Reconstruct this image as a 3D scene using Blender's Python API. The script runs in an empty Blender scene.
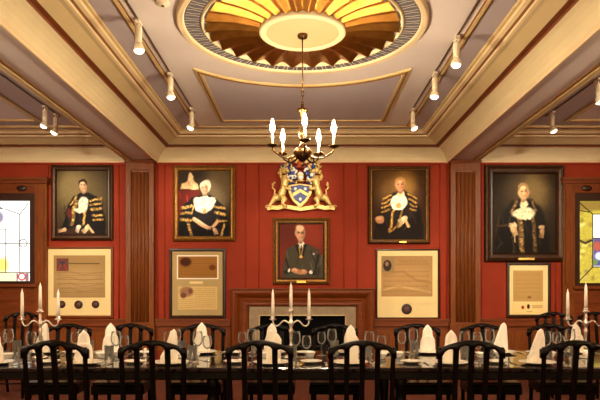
import bpy, math, random
import numpy as np
from mathutils import Vector, Matrix
random.seed(4)
PI = math.pi
sc = bpy.context.scene
COL = sc.collection

# ------------------------------------------------------------------ helpers
def s2l(c):
    return tuple(((v/255)/12.92 if v/255 <= .04045 else ((v/255+.055)/1.055)**2.4) for v in c)

def mat(name, rgb, rough=.5, metal=0.0, var=0.0, scale=8.0, stretch=(1, 1, 1), bump=0.0, emit=None, estr=0.0,
        trans=0.0, coat=0.0, ior=1.45, spec=.5, rgb2=None):
    m = bpy.data.materials.new(name); m.use_nodes = True
    nt = m.node_tree; b = nt.nodes['Principled BSDF']
    c = (*s2l(rgb), 1)
    b.inputs['Base Color'].default_value = c
    b.inputs['Roughness'].default_value = rough
    b.inputs['Metallic'].default_value = metal
    b.inputs['Transmission Weight'].default_value = trans
    b.inputs['Coat Weight'].default_value = coat
    b.inputs['IOR'].default_value = ior
    b.inputs['Specular IOR Level'].default_value = spec
    if emit:
        b.inputs['Emission Color'].default_value = (*s2l(emit), 1)
        b.inputs['Emission Strength'].default_value = estr
    if var or bump:
        tc = nt.nodes.new('ShaderNodeTexCoord'); mp = nt.nodes.new('ShaderNodeMapping')
        mp.inputs['Scale'].default_value = stretch
        nz = nt.nodes.new('ShaderNodeTexNoise'); nz.inputs['Scale'].default_value = scale
        nz.inputs['Detail'].default_value = 4
        nt.links.new(tc.outputs['Object'], mp.inputs['Vector']); nt.links.new(mp.outputs['Vector'], nz.inputs['Vector'])
        if var:
            rp = nt.nodes.new('ShaderNodeValToRGB')
            c2 = s2l(rgb2) if rgb2 else tuple(v*(1-var) for v in c[:3])
            rp.color_ramp.elements[0].position = .32; rp.color_ramp.elements[1].position = .68
            rp.color_ramp.elements[0].color = (*c2, 1); rp.color_ramp.elements[1].color = c
            nt.links.new(nz.outputs['Fac'], rp.inputs['Fac']); nt.links.new(rp.outputs['Color'], b.inputs['Base Color'])
        if bump:
            bp = nt.nodes.new('ShaderNodeBump'); bp.inputs['Strength'].default_value = bump; bp.inputs['Distance'].default_value = .01
            nt.links.new(nz.outputs['Fac'], bp.inputs['Height']); nt.links.new(bp.outputs['Normal'], b.inputs['Normal'])
    return m

def attr_mat(name, rough=.5, emis=0.0, coat=0.0):
    m = bpy.data.materials.new(name); m.use_nodes = True
    nt = m.node_tree; b = nt.nodes['Principled BSDF']
    a = nt.nodes.new('ShaderNodeAttribute'); a.attribute_name = 'paint'
    if emis:
        b.inputs['Base Color'].default_value = (.02, .02, .02, 1)
        nt.links.new(a.outputs['Color'], b.inputs['Emission Color']); b.inputs['Emission Strength'].default_value = emis
    else:
        nt.links.new(a.outputs['Color'], b.inputs['Base Color'])
    b.inputs['Roughness'].default_value = rough
    b.inputs['Coat Weight'].default_value = coat; b.inputs['Specular IOR Level'].default_value = .15
    return m

M = {}
M['red'] = mat('red_wall_paint', (146, 52, 31), .65, spec=.12, var=.12, scale=3, bump=.02)
M['wood'] = mat('mahogany_panel', (128, 67, 23), .4, spec=.25, var=.4, scale=5, stretch=(9, 9, .7), bump=.03)
M['woodh'] = mat('mahogany_rail', (122, 58, 20), .4, spec=.3, var=.35, scale=5, stretch=(.7, 9, 9), bump=.03)
M['wood_dark'] = mat('dark_walnut', (52, 25, 11), .35, var=.35, scale=6, stretch=(6, 6, 1))
M['black_wood'] = mat('ebonised_wood', (8, 3, 2), .34, var=.4, scale=9, stretch=(6, 6, 1), spec=.16)
M['table'] = mat('polished_dark_mahogany', (24, 10, 6), .12, var=.4, scale=4, stretch=(.6, 8, 8), coat=.5)
M['apron'] = mat('dark_table_apron', (6, 3, 2), .35, var=.3, scale=4, stretch=(.6, 8, 8), spec=.3)
M['cream'] = mat('cream_plaster', (228, 212, 174), .6, var=.06, scale=3)
M['beige'] = mat('beige_plaster', (202, 180, 138), .6, var=.08, scale=3)
M['pale'] = mat('pale_bead', (228, 206, 168), .5)
M['redbrown'] = mat('red_brown_line', (122, 62, 26), .5, var=.2, scale=6)
M['mauve'] = mat('mauve_ceiling_paint', (190, 180, 192), .7, var=.05, scale=2)
M['field'] = mat('warm_grey_ceiling_paint', (224, 214, 216), .7, var=.05, scale=2)
M['gold'] = mat('gilding', (238, 202, 124), .42, metal=.35, var=.45, scale=40, bump=.5)
M['gold_leaf'] = mat('gold_leaf', (182, 124, 56), .38, metal=1.0, var=.35, scale=9)
M['oldgold'] = mat('old_gilt_frame', (150, 104, 44), .42, metal=.6, var=.45, scale=25, bump=.3)
M['darkgold'] = mat('dim_gilt_frame', (74, 48, 24), .45, metal=.45, var=.5, scale=25, bump=.3)
M['dullgold'] = mat('dull_gold_paint', (214, 188, 136), .55, metal=.0, var=.15, scale=6)
M['brown'] = mat('brown_line', (134, 92, 50), .5)
M['ringblue'] = mat('slate_blue_band', (92, 90, 104), .5)
M['white'] = mat('white_plaster', (240, 232, 214), .5)
M['disc'] = mat('cream_disc', (190, 168, 128), .55)
M['stone'] = mat('grey_stone', (150, 128, 98), .5, var=.25, scale=8)
M['black'] = mat('soot_black', (4, 4, 4), .9, spec=.1)
M['iron'] = mat('cast_iron', (26, 24, 24), .5, metal=.6)
M['carpet'] = mat('red_carpet', (100, 42, 15), .95, var=.4, scale=40, bump=.3)
M['linen'] = mat('white_linen', (244, 238, 224), .8, var=.05, scale=30, bump=.1)
M['china'] = mat('white_china', (244, 240, 230), .18, coat=.3)
M['silver'] = mat('polished_silver', (236, 232, 226), .3, metal=1.0)
M['brass'] = mat('antique_brass', (104, 74, 44), .36, metal=1.0, var=.3, scale=20)
M['wax'] = mat('ivory_candle_wax', (252, 244, 232), .5)
M['glass'] = mat('clear_glass', (255, 255, 255), .02, trans=1.0)
def glass_mat():
    m = bpy.data.materials.new('clear_thin_glass'); m.use_nodes = True; nt = m.node_tree; nt.nodes.remove(nt.nodes['Principled BSDF'])
    out = nt.nodes['Material Output']; tr = nt.nodes.new('ShaderNodeBsdfTransparent'); gl = nt.nodes.new('ShaderNodeBsdfGlossy'); mx = nt.nodes.new('ShaderNodeMixShader')
    lw = nt.nodes.new('ShaderNodeLayerWeight'); lw.inputs['Blend'].default_value = .21; gl.inputs['Roughness'].default_value = .08
    tr.inputs['Color'].default_value = (.96, .96, .95, 1); gl.inputs['Color'].default_value = (.95, .95, .95, 1)
    df = nt.nodes.new('ShaderNodeBsdfDiffuse'); df.inputs['Color'].default_value = (.9, .9, .88, 1); m2 = nt.nodes.new('ShaderNodeMixShader'); m2.inputs['Fac'].default_value = .3  # white diffuse share stands in for reflected light along the glass edges
    nt.links.new(gl.outputs[0], m2.inputs[1]); nt.links.new(df.outputs[0], m2.inputs[2])
    nt.links.new(lw.outputs['Fresnel'], mx.inputs['Fac']); nt.links.new(tr.outputs[0], mx.inputs[1]); nt.links.new(m2.outputs[0], mx.inputs[2]); nt.links.new(mx.outputs[0], out.inputs['Surface'])
    return m
M['glass'] = glass_mat()
M['fixture'] = mat('white_fixture_metal', (226, 214, 192), .4)
M['track'] = mat('black_track', (84, 66, 52), .5)
M['spotbulb'] = mat('lit_spot_lamp', (255, 255, 255), .5, emit=(255, 236, 196), estr=2.5)
M['bulb'] = mat('lit_candle_bulb', (255, 255, 255), .5, emit=(255, 228, 182), estr=165)
M['sleeve'] = mat('white_candle_sleeve', (248, 236, 210), .5)
M['leather'] = mat('dark_leather_seat', (44, 26, 20), .3, var=.3, scale=20)
M['mount'] = mat('cream_mount_board', (228, 204, 146), .8, var=.05, scale=4)
M['mountgrey'] = mat('stone_mount_board', (176, 152, 102), .8, var=.05, scale=4)
M['seal'] = mat('dark_wax_seal', (46, 22, 18), .4, var=.4, scale=30)
M['sealcentre'] = mat('seal_impression', (92, 50, 34), .5)
M['lead'] = mat('lead_came', (52, 48, 44), .5, metal=.5)
M['plate'] = mat('brass_nameplate', (226, 190, 96), .35, metal=.6)
M['heraldblue'] = mat('heraldic_blue', (44, 66, 128), .4, var=.3, scale=20)
M['heraldwhite'] = mat('heraldic_white', (226, 226, 220), .45)
M['heraldred'] = mat('heraldic_red', (166, 70, 40), .45)
M['paint'] = attr_mat('oil_paint', .7)
M['paper'] = attr_mat('parchment', .8)
M['leadlight'] = attr_mat('backlit_stained_glass', .3, emis=.5)

class MB:
    def __init__(s): s.v = []; s.f = []; s.mi = []; s.mats = []; s.sm = []; s.T = None
    def m(s, key):
        mm = M[key]
        if mm not in s.mats: s.mats.append(mm)
        return s.mats.index(mm)
    def add(s, vs, fs, key, smooth=False):
        o = len(s.v); k = s.m(key)
        if s.T is not None: vs = [tuple(s.T @ Vector(p)) for p in vs]
        s.v += [tuple(p) for p in vs]
        for f in fs:
            s.f.append(tuple(i+o for i in f)); s.mi.append(k); s.sm.append(smooth)
        return s
    def box(s, x0, x1, y0, y1, z0, z1, key):
        vs = [(x, y, z) for z in (z0, z1) for y in (y0, y1) for x in (x0, x1)]
        return s.add(vs, [(0, 2, 3, 1), (4, 5, 7, 6), (0, 1, 5, 4), (2, 6, 7, 3), (0, 4, 6, 2), (1, 3, 7, 5)], key)
    def lathe(s, prof, key, c=(0, 0, 0), seg=16, smooth=True, sx=1, sy=1):
        vs = []; rings = []
        for r, z in prof:
            if r < 1e-5:
                rings.append([len(vs)]); vs.append((c[0], c[1], c[2]+z))
            else:
                rings.append(list(range(len(vs), len(vs)+seg)))
                for i in range(seg):
                    a = 2*PI*i/seg; vs.append((c[0]+r*sx*math.cos(a), c[1]+r*sy*math.sin(a), c[2]+z))
        fs = []
        for a, b in zip(rings, rings[1:]):
            for i in range(seg):
                j = (i+1) % seg
                if len(a) == 1 and len(b) == 1: continue
                if len(a) == 1: fs.append((a[0], b[j], b[i]))
                elif len(b) == 1: fs.append((a[i], a[j], b[0]))
                else: fs.append((a[i], a[j], b[j], b[i]))
        for ring, rev in ((rings[0], True), (rings[-1], False)):
            if len(ring) > 1: fs.append(tuple(reversed(ring)) if rev else tuple(ring))
        return s.add(vs, fs, key, smooth)
    def ell(s, c, rx, ry, rz, key, seg=14, n=8):
        prof = [(math.sin(PI*i/n) if 0 < i < n else 0, -math.cos(PI*i/n)) for i in range(n+1)]
        o = MB(); o.lathe([(r, z*rz) for r, z in prof], key, (0, 0, 0), seg, True, rx, ry)
        return s.add([(x+c[0], y+c[1], z+c[2]) for x, y, z in o.v], o.f, key, True)
    def tube(s, pts, rad, key, seg=8, smooth=True, closed=False):
        pts = [Vector(p) for p in pts]; n = len(pts)
        if not hasattr(rad, '__len__'): rad = [rad]*n
        vs = []; up = None
        for i, p in enumerate(pts):
            if closed: t = pts[(i+1) % n]-pts[(i-1) % n]
            else: t = pts[min(i+1, n-1)]-pts[max(i-1, 0)]
            t.normalize()
            if up is None: up = Vector((0, 0, 1)) if abs(t.z) < .9 else Vector((1, 0, 0))
            up = up-t*up.dot(t); up.normalize(); w = t.cross(up)
            for k in range(seg):
                a = 2*PI*k/seg; vs.append(p+up*(rad[i]*math.cos(a))+w*(rad[i]*math.sin(a)))
        fs = []
        for i in range(n if closed else n-1):
            for k in range(seg):
                a, b = i*seg, ((i+1) % n)*seg; j = (k+1) % seg
                fs.append((a+k, a+j, b+j, b+k))
        if not closed:
            fs.append(tuple(reversed(range(seg)))); fs.append(tuple(range((n-1)*seg, n*seg)))
        return s.add(vs, fs, key, smooth)
    def prism(s, poly, y0, y1, key, axes='xz', bulge=0):
        n = len(poly)
        def P(a, b, d):
            return (a, d, b) if axes == 'xz' else ((a, b, d) if axes == 'xy' else (d, a, b))
        vs = [P(a, b, y0) for a, b in poly]+[P(a, b, y1) for a, b in poly]
        fs = [tuple(range(n)), tuple(range(2*n-1, n-1, -1))]+[(i, i+n, (i+1) % n+n, (i+1) % n) for i in range(n)]
        return s.add(vs, fs, key)
    def build(s, name, parent=None, loc=None, bevel=0):
        me = bpy.data.meshes.new(name); me.from_pydata(s.v, [], s.f)
        for mm in s.mats: me.materials.append(mm)
        me.polygons.foreach_set('material_index', s.mi); me.polygons.foreach_set('use_smooth', s.sm)
        me.update()
        import bmesh
        bm = bmesh.new(); bm.from_mesh(me); bmesh.ops.recalc_face_normals(bm, faces=bm.faces); bm.to_mesh(me); bm.free()
        o = bpy.data.objects.new(name, me); COL.objects.link(o)
        if parent: o.parent = parent
        if loc: o.location = loc
        if bevel:
            md = o.modifiers.new('bevel', 'BEVEL'); md.width = bevel; md.segments = 2; md.limit_method = 'ANGLE'; md.angle_limit = .7
        return o

def tag(o, label, cat, group=None):
    o['label'] = label; o['category'] = cat
    if group: o['group'] = group
    return o
def thing(name, label, cat, loc=(0, 0, 0), rz=0, group=None):
    o = bpy.data.objects.new(name, None); COL.objects.link(o); o.location = loc; o.rotation_euler = (0, 0, rz)
    o.empty_display_size = .1
    return tag(o, label, cat, group)
def struct(o):
    o['kind'] = 'structure'; return o
KIDS = {}
def dup(root, loc, rz=0, label=None, scale=1, group=None):
    def rec(o, par):
        c = o.copy(); COL.objects.link(c)
        if par: c.parent = par
        for ch in list(o.children): rec(ch, c)
        return c
    r = rec(root, None); r.location = loc; r.rotation_euler = (0, 0, rz); r.scale = (scale,)*3
    if label: r['label'] = label
    if group: r['group'] = group
    return r

# room frame: eye height 1.3 m, back wall at Y = 10 m, metres per photo pixel there = 1/60
YW = 10.0
def X(px): return (px-302.5)/60
def Z(py): return 1.3+(290-py)/60
ZC = 3.835; ZB = 3.445; HW = 6.2; YR = -2.2
BX0, BX1 = 2.42, 2.88            # beam soffit edges

# ------------------------------------------------------------------ room shell
struct(MB().box(-HW, HW, YR, YW, -.1, 0, 'carpet').build('floor'))
b = MB()
b.box(-HW-.2, HW+.2, YR, YW+.3, ZC, ZC+.15, 'mauve')
b.box(-1.595, 1.595, YR, 9.24, ZC-.008, ZC, 'field')
for s in (-1, 1):
    b.box(min(s*3.95, s*6.2), max(s*3.95, s*6.2), YR, 8.9, ZC-.006, ZC, 'field')
# framed panel with a concave top edge beside the ceiling rose
RC = (0.0, 5.75)
arc = []
a0 = math.atan2(1.15, 1.2); a1 = PI-a0
for i in range(25):
    a = a0+(a1-a0)*i/24; arc.append((1.665*math.cos(a), RC[1]+1.665*math.sin(a)))
poly = arc+[(-1.2, 8.93), (1.2, 8.93)]
b.prism([(p[0], p[1]) for p in poly], ZC-.014, ZC-.008, 'mauve', 'xy')
def frame_path(pts, w, z0, z1, key):
    n = len(pts); cx = sum(p[0] for p in pts)/n; cy = sum(p[1] for p in pts)/n
    def off(d):
        out = []
        for i in range(n):
            p0, p1, p2 = Vector(pts[i-1]), Vector(pts[i]), Vector(pts[(i+1) % n])
            t1 = (p1-p0).normalized(); t2 = (p2-p1).normalized()
            n1 = Vector((-t1.y, t1.x)); n2 = Vector((-t2.y, t2.x)); k = (n1+n2).normalized(); k = k/max(.35, k.dot(n1))
            out.append(p1+k*d)
        return out
    A, Bq = off(w/2), off(-w/2)
    vs = [(p.x, p.y, z) for z in (z0, z1) for q in (A, Bq) for p in q]
    fs = []
    for i in range(n):
        j = (i+1) % n
        fs += [(i, j, n+j, n+i), (2*n+i, 3*n+i, 3*n+j, 2*n+j), (i, 2*n+i, 2*n+j, j), (n+i, n+j, 3*n+j, 3*n+i)]
    b.add(vs, fs, key)
frame_path(poly, .075, ZC-.028, ZC-.008, 'dullgold')
frame_path(poly, .02, ZC-.036, ZC-.02, 'brown')
# gold strips on the ceiling
for s in (-1, 1):
    def st(x0, x1, y0, y1, z, key): b.box(min(s*x0, s*x1), max(s*x0, s*x1), y0, y1, z, ZC, key)
    st(1.612, 1.645, YR, 9.305, ZC-.02, 'dullgold'); st(1.645, 1.66, YR, 9.305, ZC-.014, 'brown'); st(1.597, 1.612, YR, 9.25, ZC-.012, 'brown')
    st(3.28, 3.36, YR, 9.3, ZC-.03, 'dullgold'); st(3.36, 3.38, YR, 9.3, ZC-.022, 'brown')
    st(3.90, 3.97, YR, 8.95, ZC-.03, 'dullgold'); st(3.97, 3.99, YR, 8.95, ZC-.02, 'brown')
    st(3.36, 6.2, 9.24, 9.3, ZC-.03, 'dullgold'); st(3.97, 6.2, 8.88, 8.95, ZC-.03, 'dullgold')
b.box(-1.612, 1.612, 9.25, 9.305, ZC-.02, ZC, 'dullgold')
struct(b.build('ceiling'))

def wall_with_holes(x0, x1, holes):
    w = MB(); xs = sorted({x0, x1, *[h[0] for h in holes], *[h[1] for h in holes]})
    for a, c in zip(xs, xs[1:]):
        hh = [h for h in holes if h[0] <= a and h[1] >= c]
        if hh:
            w.box(a, c, YW, YW+.25, 0, hh[0][2], 'red'); w.box(a, c, YW, YW+.25, hh[0][3], ZC, 'red')
        else: w.box(a, c, YW, YW+.25, 0, ZC, 'red')
    return w
WL = (-5.46, X(31), Z(281), Z(201)); WR = (X(578.5), 5.5, Z(283), Z(201))
w = wall_with_holes(-HW, HW, [WL, WR])
struct(w.build('wall_back'))
struct(MB().box(-HW-.2, -HW, YR, YW+.25, 0, ZC, 'red').build('wall_left'))
struct(MB().box(HW, HW+.2, YR, YW+.25, 0, ZC, 'red').build('wall_right'))

# beams (soffit) and cornices
PROF = [((0, -.03), 'pale'), ((.018, -.03), 'pale'), ((.022, .0), 'pale'), ((.03, .012), 'cream'), ((.045, .05), 'cream'), ((.075, .095), 'cream'),
        ((.115, .135), 'cream'), ((.155, .165), 'cream'), ((.195, .185), 'redbrown'), ((.20, .21), 'redbrown'), ((.25, .22), 'beige'), ((.27, .232), 'beige'),
        ((.32, .262), 'beige'), ((.37, .292), 'beige'), ((.405, .30), 'pale'), ((.43, .305), 'pale'), ((.436, .325), 'brown'),
        ((.458, .338), 'pale'), ((.495, .348), 'pale'), ((.505, .366), 'dullgold'), ((.53, .374), 'dullgold'), ((.535, .39), 'dullgold')]
def cornice(x0, x1, name):
    q = MB(); n = len(PROF)
    rows = []
    for (d, h), k in PROF:
        z = ZB+h
        rows.append([(x0+d, YR, z), (x0+d, YW-d, z), (x1-d, YW-d, z), (x1-d, YR, z)])
    for i in range(n-1):
        A, Bq = rows[i], rows[i+1]
        for k in range(3):
            q.add([A[k], A[k+1], Bq[k+1], Bq[k]], [(0, 1, 2, 3)], PROF[i][1], True)
    o = q.build(name); 
    return struct(o)
cornice(-BX0, BX0, 'trim_1'); cornice(-HW, -BX1, 'trim_2'); cornice(BX1, HW, 'trim_3')
for i, s in enumerate((-1, 1)):
    q = MB(); a, c = sorted((s*BX0, s*BX1))
    q.box(a, c, YR, YW, ZB, ZC, 'field')
    e0, e1 = sorted((s*2.80, s*2.89)); q.box(e0, e1, YR, YW, ZB-.016, ZB, 'brown')
    e0, e1 = sorted((s*2.83, s*2.875)); q.box(e0, e1, YR, YW, ZB-.03, ZB-.014, 'dullgold')
    struct(q.build(f'trim_{4+i}'))

# pilasters with fluted panels
def pilaster(pxa, pxb, name):
    x0, x1 = X(pxa), X(pxb); q = MB(); y = YW-.10
    q.box(x0, x1, y, YW, .0, ZB, 'wood')
    q.box(x0, x0+.08, y-.025, y, .75, 3.28, 'wood'); q.box(x1-.08, x1, y-.025, y, .75, 3.28, 'wood')
    q.box(x0, x1, y-.025, y, 3.28, ZB, 'wood'); q.box(x0-.015, x1+.015, y-.04, YW, 0, .75, 'wood')
    q.box(x0-.02, x1+.02, y-.05, YW, 3.40, 3.44, 'woodh')
    n = 5; wv = (x1-x0-.16)/n
    for k in range(n):
        cx = x0+.08+wv*(k+.5); pts = []
        for j in range(9):
            a = PI*j/8; pts.append((cx-math.cos(a)*wv*.4, y-math.sin(a)*wv*.55))
        vs = [(p[0], p[1], z) for z in (.78, 3.24) for p in pts]
        q.add(vs, [(j, j+1, 10+j, 9+j) for j in range(8)]+[tuple(range(9, 18)), tuple(range(8, -1, -1))], 'wood', True)
    return struct(q.build(name))
pilaster(128, 155.5, 'trim_6'); pilaster(449, 478, 'trim_7')

# vertical stiles and top bead on the red wall
q = MB()
for a, c in ((246, 258.5), (344, 356.5), (158.5, 164.5), (440, 446), (112.5, 119), (481.5, 483.5), (46, 48.5), (555.5, 562)):
    q.box(X(a), X(c), YW-.016, YW, .8, 3.42, 'red')
    if c-a > 5:
        for e in (a, c): q.tube([(X(e), YW-.008, .8), (X(e), YW-.008, 3.42)], .013, 'red', 8)
q.box(-HW, HW, YW-.03, YW, 3.385, 3.42, 'red')
struct(q.build('trim_8'))

# dado: wood panelling under the rail
q = MB()
def dado(x0, x1):
    q.box(x0, x1, YW-.03, YW, .0, .74, 'woodh')
    q.box(x0, x1, YW-.085, YW, .79, .825, 'woodh'); q.box(x0, x1, YW-.06, YW, .72, .79, 'woodh'); q.box(x0, x1, YW-.075, YW, .70, .72, 'woodh')
    n = max(1, round((x1-x0)/.8)); st = (x1-x0)/n
    for k in range(n):
        a, c = x0+k*st+.06, x0+(k+1)*st-.06
        q.box(a, c, YW-.045, YW-.03, .2, .62, 'wood'); q.box(a+.04, c-.04, YW-.055, YW-.045, .24, .58, 'wood')
    q.box(x0, x1, YW-.06, YW, 0, .14, 'woodh')
dado(-HW, X(128)); dado(X(155.5), X(231)); dado(X(373.5), X(449)); dado(X(478), HW)
struct(q.build('baseboard_back'))

# ------------------------------------------------------------------ painting onto a grid
def paint(bounds, layers, nx, ny, bg, bg_warp=False):
    x0, y0, x1, y1 = bounds
    gx, gy = np.meshgrid(np.linspace(x0, x1, nx), np.linspace(y1, y0, ny))   # row 0 = bottom
    img = np.zeros((ny, nx, 3)); img[:] = bg
    rs = np.random.RandomState(7)
    sp = abs(x1-x0)
    if bg_warp:
        wx, wy = np.zeros_like(gx), np.zeros_like(gy)
        for _ in range(14):
            f = rs.uniform(8, 46)/sp; th = rs.uniform(0, 6.28); p1, p2 = rs.uniform(0, 6.28, 2); am = sp*.0028/(1+f*sp/40)
            wx += am*np.sin(f*(gx*np.cos(th)+gy*np.sin(th))+p1)*1.6; wy += am*np.sin(f*(gy*np.cos(th)-gx*np.sin(th))+p2)*1.6
        gx, gy = gx+wx, gy+wy
    for L in layers:
        k = L[0]
        if k == 'e':
            _, cx, cy, rx, ry, col, soft = L[:7]; rot = L[7] if len(L) > 7 else 0
            dx, dy = gx-cx, gy-cy; c, s = math.cos(math.radians(rot)), math.sin(math.radians(rot))
            ux, uy = dx*c+dy*s, -dx*s+dy*c
            d = (np.sqrt((ux/rx)**2+(uy/ry)**2)-1)*min(rx, ry)
        elif k == 'p':
            _, pts, col, soft = L
            d = np.full(gx.shape, 1e9); ins = np.zeros(gx.shape, bool)
            for (ax, ay), (bx, by) in zip(pts, pts[1:]+pts[:1]):
                ex, ey = bx-ax, by-ay; t = np.clip(((gx-ax)*ex+(gy-ay)*ey)/(ex*ex+ey*ey+1e-9), 0, 1)
                d = np.minimum(d, np.hypot(gx-ax-t*ex, gy-ay-t*ey))
                cr = ((ay > gy) != (by > gy)) & (gx < (bx-ax)*(gy-ay)/((by-ay) if by != ay else 1e-9)+ax)
                ins ^= cr
            d = np.where(ins, -d, d)
        elif k == 'l':
            _, pts, wd, col, soft = L
            d = np.full(gx.shape, 1e9)
            for (ax, ay), (bx, by) in zip(pts, pts[1:]):
                ex, ey = bx-ax, by-ay; t = np.clip(((gx-ax)*ex+(gy-ay)*ey)/(ex*ex+ey*ey+1e-9), 0, 1)
                d = np.minimum(d, np.hypot(gx-ax-t*ex, gy-ay-t*ey))
            d = d-wd/2
        elif k == 'n':
            amp = L[1]; img *= 1+amp*(rs.rand(ny, nx, 1)-.5); continue
        a = np.clip(.5-d/max(soft, 1e-6), 0, 1); a = a*a*(3-2*a); a = a[..., None]
        img = img*(1-a)+np.array(col, float)*a
    if bg_warp: img *= 1+.16*(rs.rand(ny, nx, 1)-.5)
    img = np.clip(img, 0, 255)/255
    return np.where(img <= .04045, img/12.92, ((img+.055)/1.055)**2.4)
def canvas(name, x0, x1, z0, z1, y, lin, key, parent, th=.004):
    ny, nx = lin.shape[:2]
    vs = [(x0+(x1-x0)*i/(nx-1), y, z0+(z1-z0)*j/(ny-1)) for j in range(ny) for i in range(nx)]
    fs = [(j*nx+i, j*nx+i+1, (j+1)*nx+i+1, (j+1)*nx+i) for j in range(ny-1) for i in range(nx-1)]
    n = len(vs); vs += [(x0, y+th, z0), (x1, y+th, z0), (x1, y+th, z1), (x0, y+th, z1)]
    c = [0, nx-1, nx*ny-1, nx*(ny-1)]
    fs += [(n+3, n+2, n+1, n)]
    q = MB(); q.add(vs, fs, key)
    me = bpy.data.meshes.new(name); me.from_pydata(q.v, [], q.f); me.materials.append(M[key])
    at = me.color_attributes.new('paint', 'FLOAT_COLOR', 'POINT')
    cols = np.ones((len(vs), 4), np.float32); cols[:ny*nx, :3] = lin.reshape(-1, 3)
    at.data.foreach_set('color', cols.ravel()); me.update()
    o = bpy.data.objects.new(name, me); COL.objects.link(o); o.parent = parent
    return o
def frame_mesh(w, h, steps, name, parent):
    """steps: (inset, depth, key) rings from the outside in; centre at origin, XZ plane, back at y=0"""
    q = MB()
    rings = []
    for ins, dep, key in steps:
        a, c = w/2-ins, h/2-ins
        rings.append(([(-a, -dep, -c), (a, -dep, -c), (a, -dep, c), (-a, -dep, c)], key))
    first = [(x, 0, z) for x, _, z in rings[0][0]]
    allr = [(first, rings[0][1])]+rings
    for (A, ka), (Bq, kb) in zip(allr, allr[1:]):
        for i in range(4):
            j = (i+1) % 4; q.add([A[i], A[j], Bq[j], Bq[i]], [(0, 1, 2, 3)], kb)
    return q.build(name, parent)

def picture(name, px, label, cat, steps, canv, lin, key='paint', tilt=0.0, group=None):
    xa, ya, xb, yb = px
    w_, h_ = (xb-xa)/60, (yb-ya)/60
    t = thing(name, label, cat, ((X(xa)+X(xb))/2, YW-.018, (Z(ya)+Z(yb))/2), group=group)
    frame_mesh(w_, h_, steps, 'frame', t)
    cx, cy = (xa+xb)/2, (ya+yb)/2
    if canv:
        ca, cb, cc, cd = canv
        canvas('canvas', (ca-cx)/60, (cc-cx)/60, (cy-cd)/60, (cy-cb)/60, -.012, lin, key, t)
    return t

def fsteps(wid, keyA, keyB, dep=.055):
    return [(0, .02, keyA), (wid*.12, dep*.8, keyA), (wid*.3, dep, keyA), (wid*.45, dep*.75, keyB), (wid*.7, dep*.62, keyA), (wid*.85, dep*.66, keyB), (wid, dep*.25, keyB)]

SK = (226, 178, 138)
pr = random.Random(11)
def tint(c, k): return tuple(max(0, min(255, v*k)) for v in c)
def face(cx, cy, rx, ry, skin, hair=None, bald=False, glasses=False):
    """a painted head: modelled flesh, features, hair"""
    o = []
    if hair: o += [('e', cx, cy-ry*.22, rx*1.22, ry*1.0, hair, 5)]
    o += [('e', cx-rx*1.0, cy+ry*.05, rx*.16, ry*.26, tint(skin, .8), 3), ('e', cx+rx*1.0, cy+ry*.05, rx*.16, ry*.26, tint(skin, .62), 3)]
    o += [('e', cx, cy+ry*.95, rx*.6, ry*.45, tint(skin, .66), 4), ('e', cx, cy, rx, ry, tint(skin, .86), 4), ('e', cx-rx*.22, cy-ry*.1, rx*.62, ry*.7, skin, 10), ('e', cx+rx*.62, cy+ry*.12, rx*.34, ry*.66, tint(skin, .66), 8), ('e', cx-rx*.1, cy-ry*.55, rx*.5, ry*.22, tint(skin, 1.1), 8)]
    for k in (-1, 1):
        ex = cx+k*rx*.4
        o += [('e', ex, cy-ry*.1, rx*.25, ry*.09, tint(skin, .58), 4), ('e', ex, cy-ry*.08, rx*.1, ry*.045, (40, 26, 20), 2), ('l', [(ex-rx*.2, cy-ry*.22), (ex+rx*.2, cy-ry*.24)], ry*.05, tint(hair or skin, .6), 3), ('e', cx+k*rx*.42, cy+ry*.24, rx*.22, ry*.16, (min(255, skin[0]*1.0), skin[1]*.8, skin[2]*.74), 7)]
    o += [('l', [(cx-rx*.02, cy-ry*.1), (cx+rx*.1, cy+ry*.26)], rx*.09, tint(skin, .74), 4), ('e', cx, cy+ry*.27, rx*.16, ry*.07, tint(skin, .72), 3), ('e', cx-rx*.06, cy+ry*.15, rx*.08, ry*.12, tint(skin, 1.14), 4)]
    o += [('l', [(cx-rx*.3, cy+ry*.52), (cx, cy+ry*.5), (cx+rx*.3, cy+ry*.52)], ry*.06, (142, 66, 52), 3), ('e', cx, cy+ry*.62, rx*.2, ry*.05, tint(skin, .76), 4)]
    if hair and not bald: o += [('p', [(cx-rx*1.15, cy-ry*.1), (cx-rx*1.1, cy-ry*.9), (cx-rx*.4, cy-ry*1.25), (cx+rx*.5, cy-ry*1.22), (cx+rx*1.15, cy-ry*.8), (cx+rx*1.15, cy-ry*.1), (cx+rx*.88, cy-ry*.45), (cx+rx*.3, cy-ry*.78), (cx-rx*.5, cy-ry*.72), (cx-rx*.9, cy-ry*.4)], hair, 4)]
    if glasses: o += [('l', [(cx-rx*.85, cy-ry*.12), (cx+rx*.85, cy-ry*.12)], ry*.035, (60, 44, 34), 2)]+[('l', [(cx+k*rx*.42+rx*.28*math.cos(t), cy-ry*.06+ry*.16*math.sin(t)) for t in [i*.7 for i in range(10)]], ry*.035, (70, 50, 40), 2) for k in (-1, 1)]
    return o
def lace(cx, cy, rx, ry, n=26, col=(250, 240, 214)):
    o = [('e', cx, cy, rx, ry, tint(col, .9), 9)]
    for _ in range(n):
        t = pr.uniform(0, 6.28); r = pr.uniform(.1, 1)**.6; k = pr.choice((.72, .84, 1.0, 1.03, .94))
        o.append(('e', cx+rx*r*math.cos(t), cy+ry*r*math.sin(t), pr.uniform(2, 6), pr.uniform(2, 5), tint(col, k), 4, pr.uniform(0, 180)))
    return o
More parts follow.
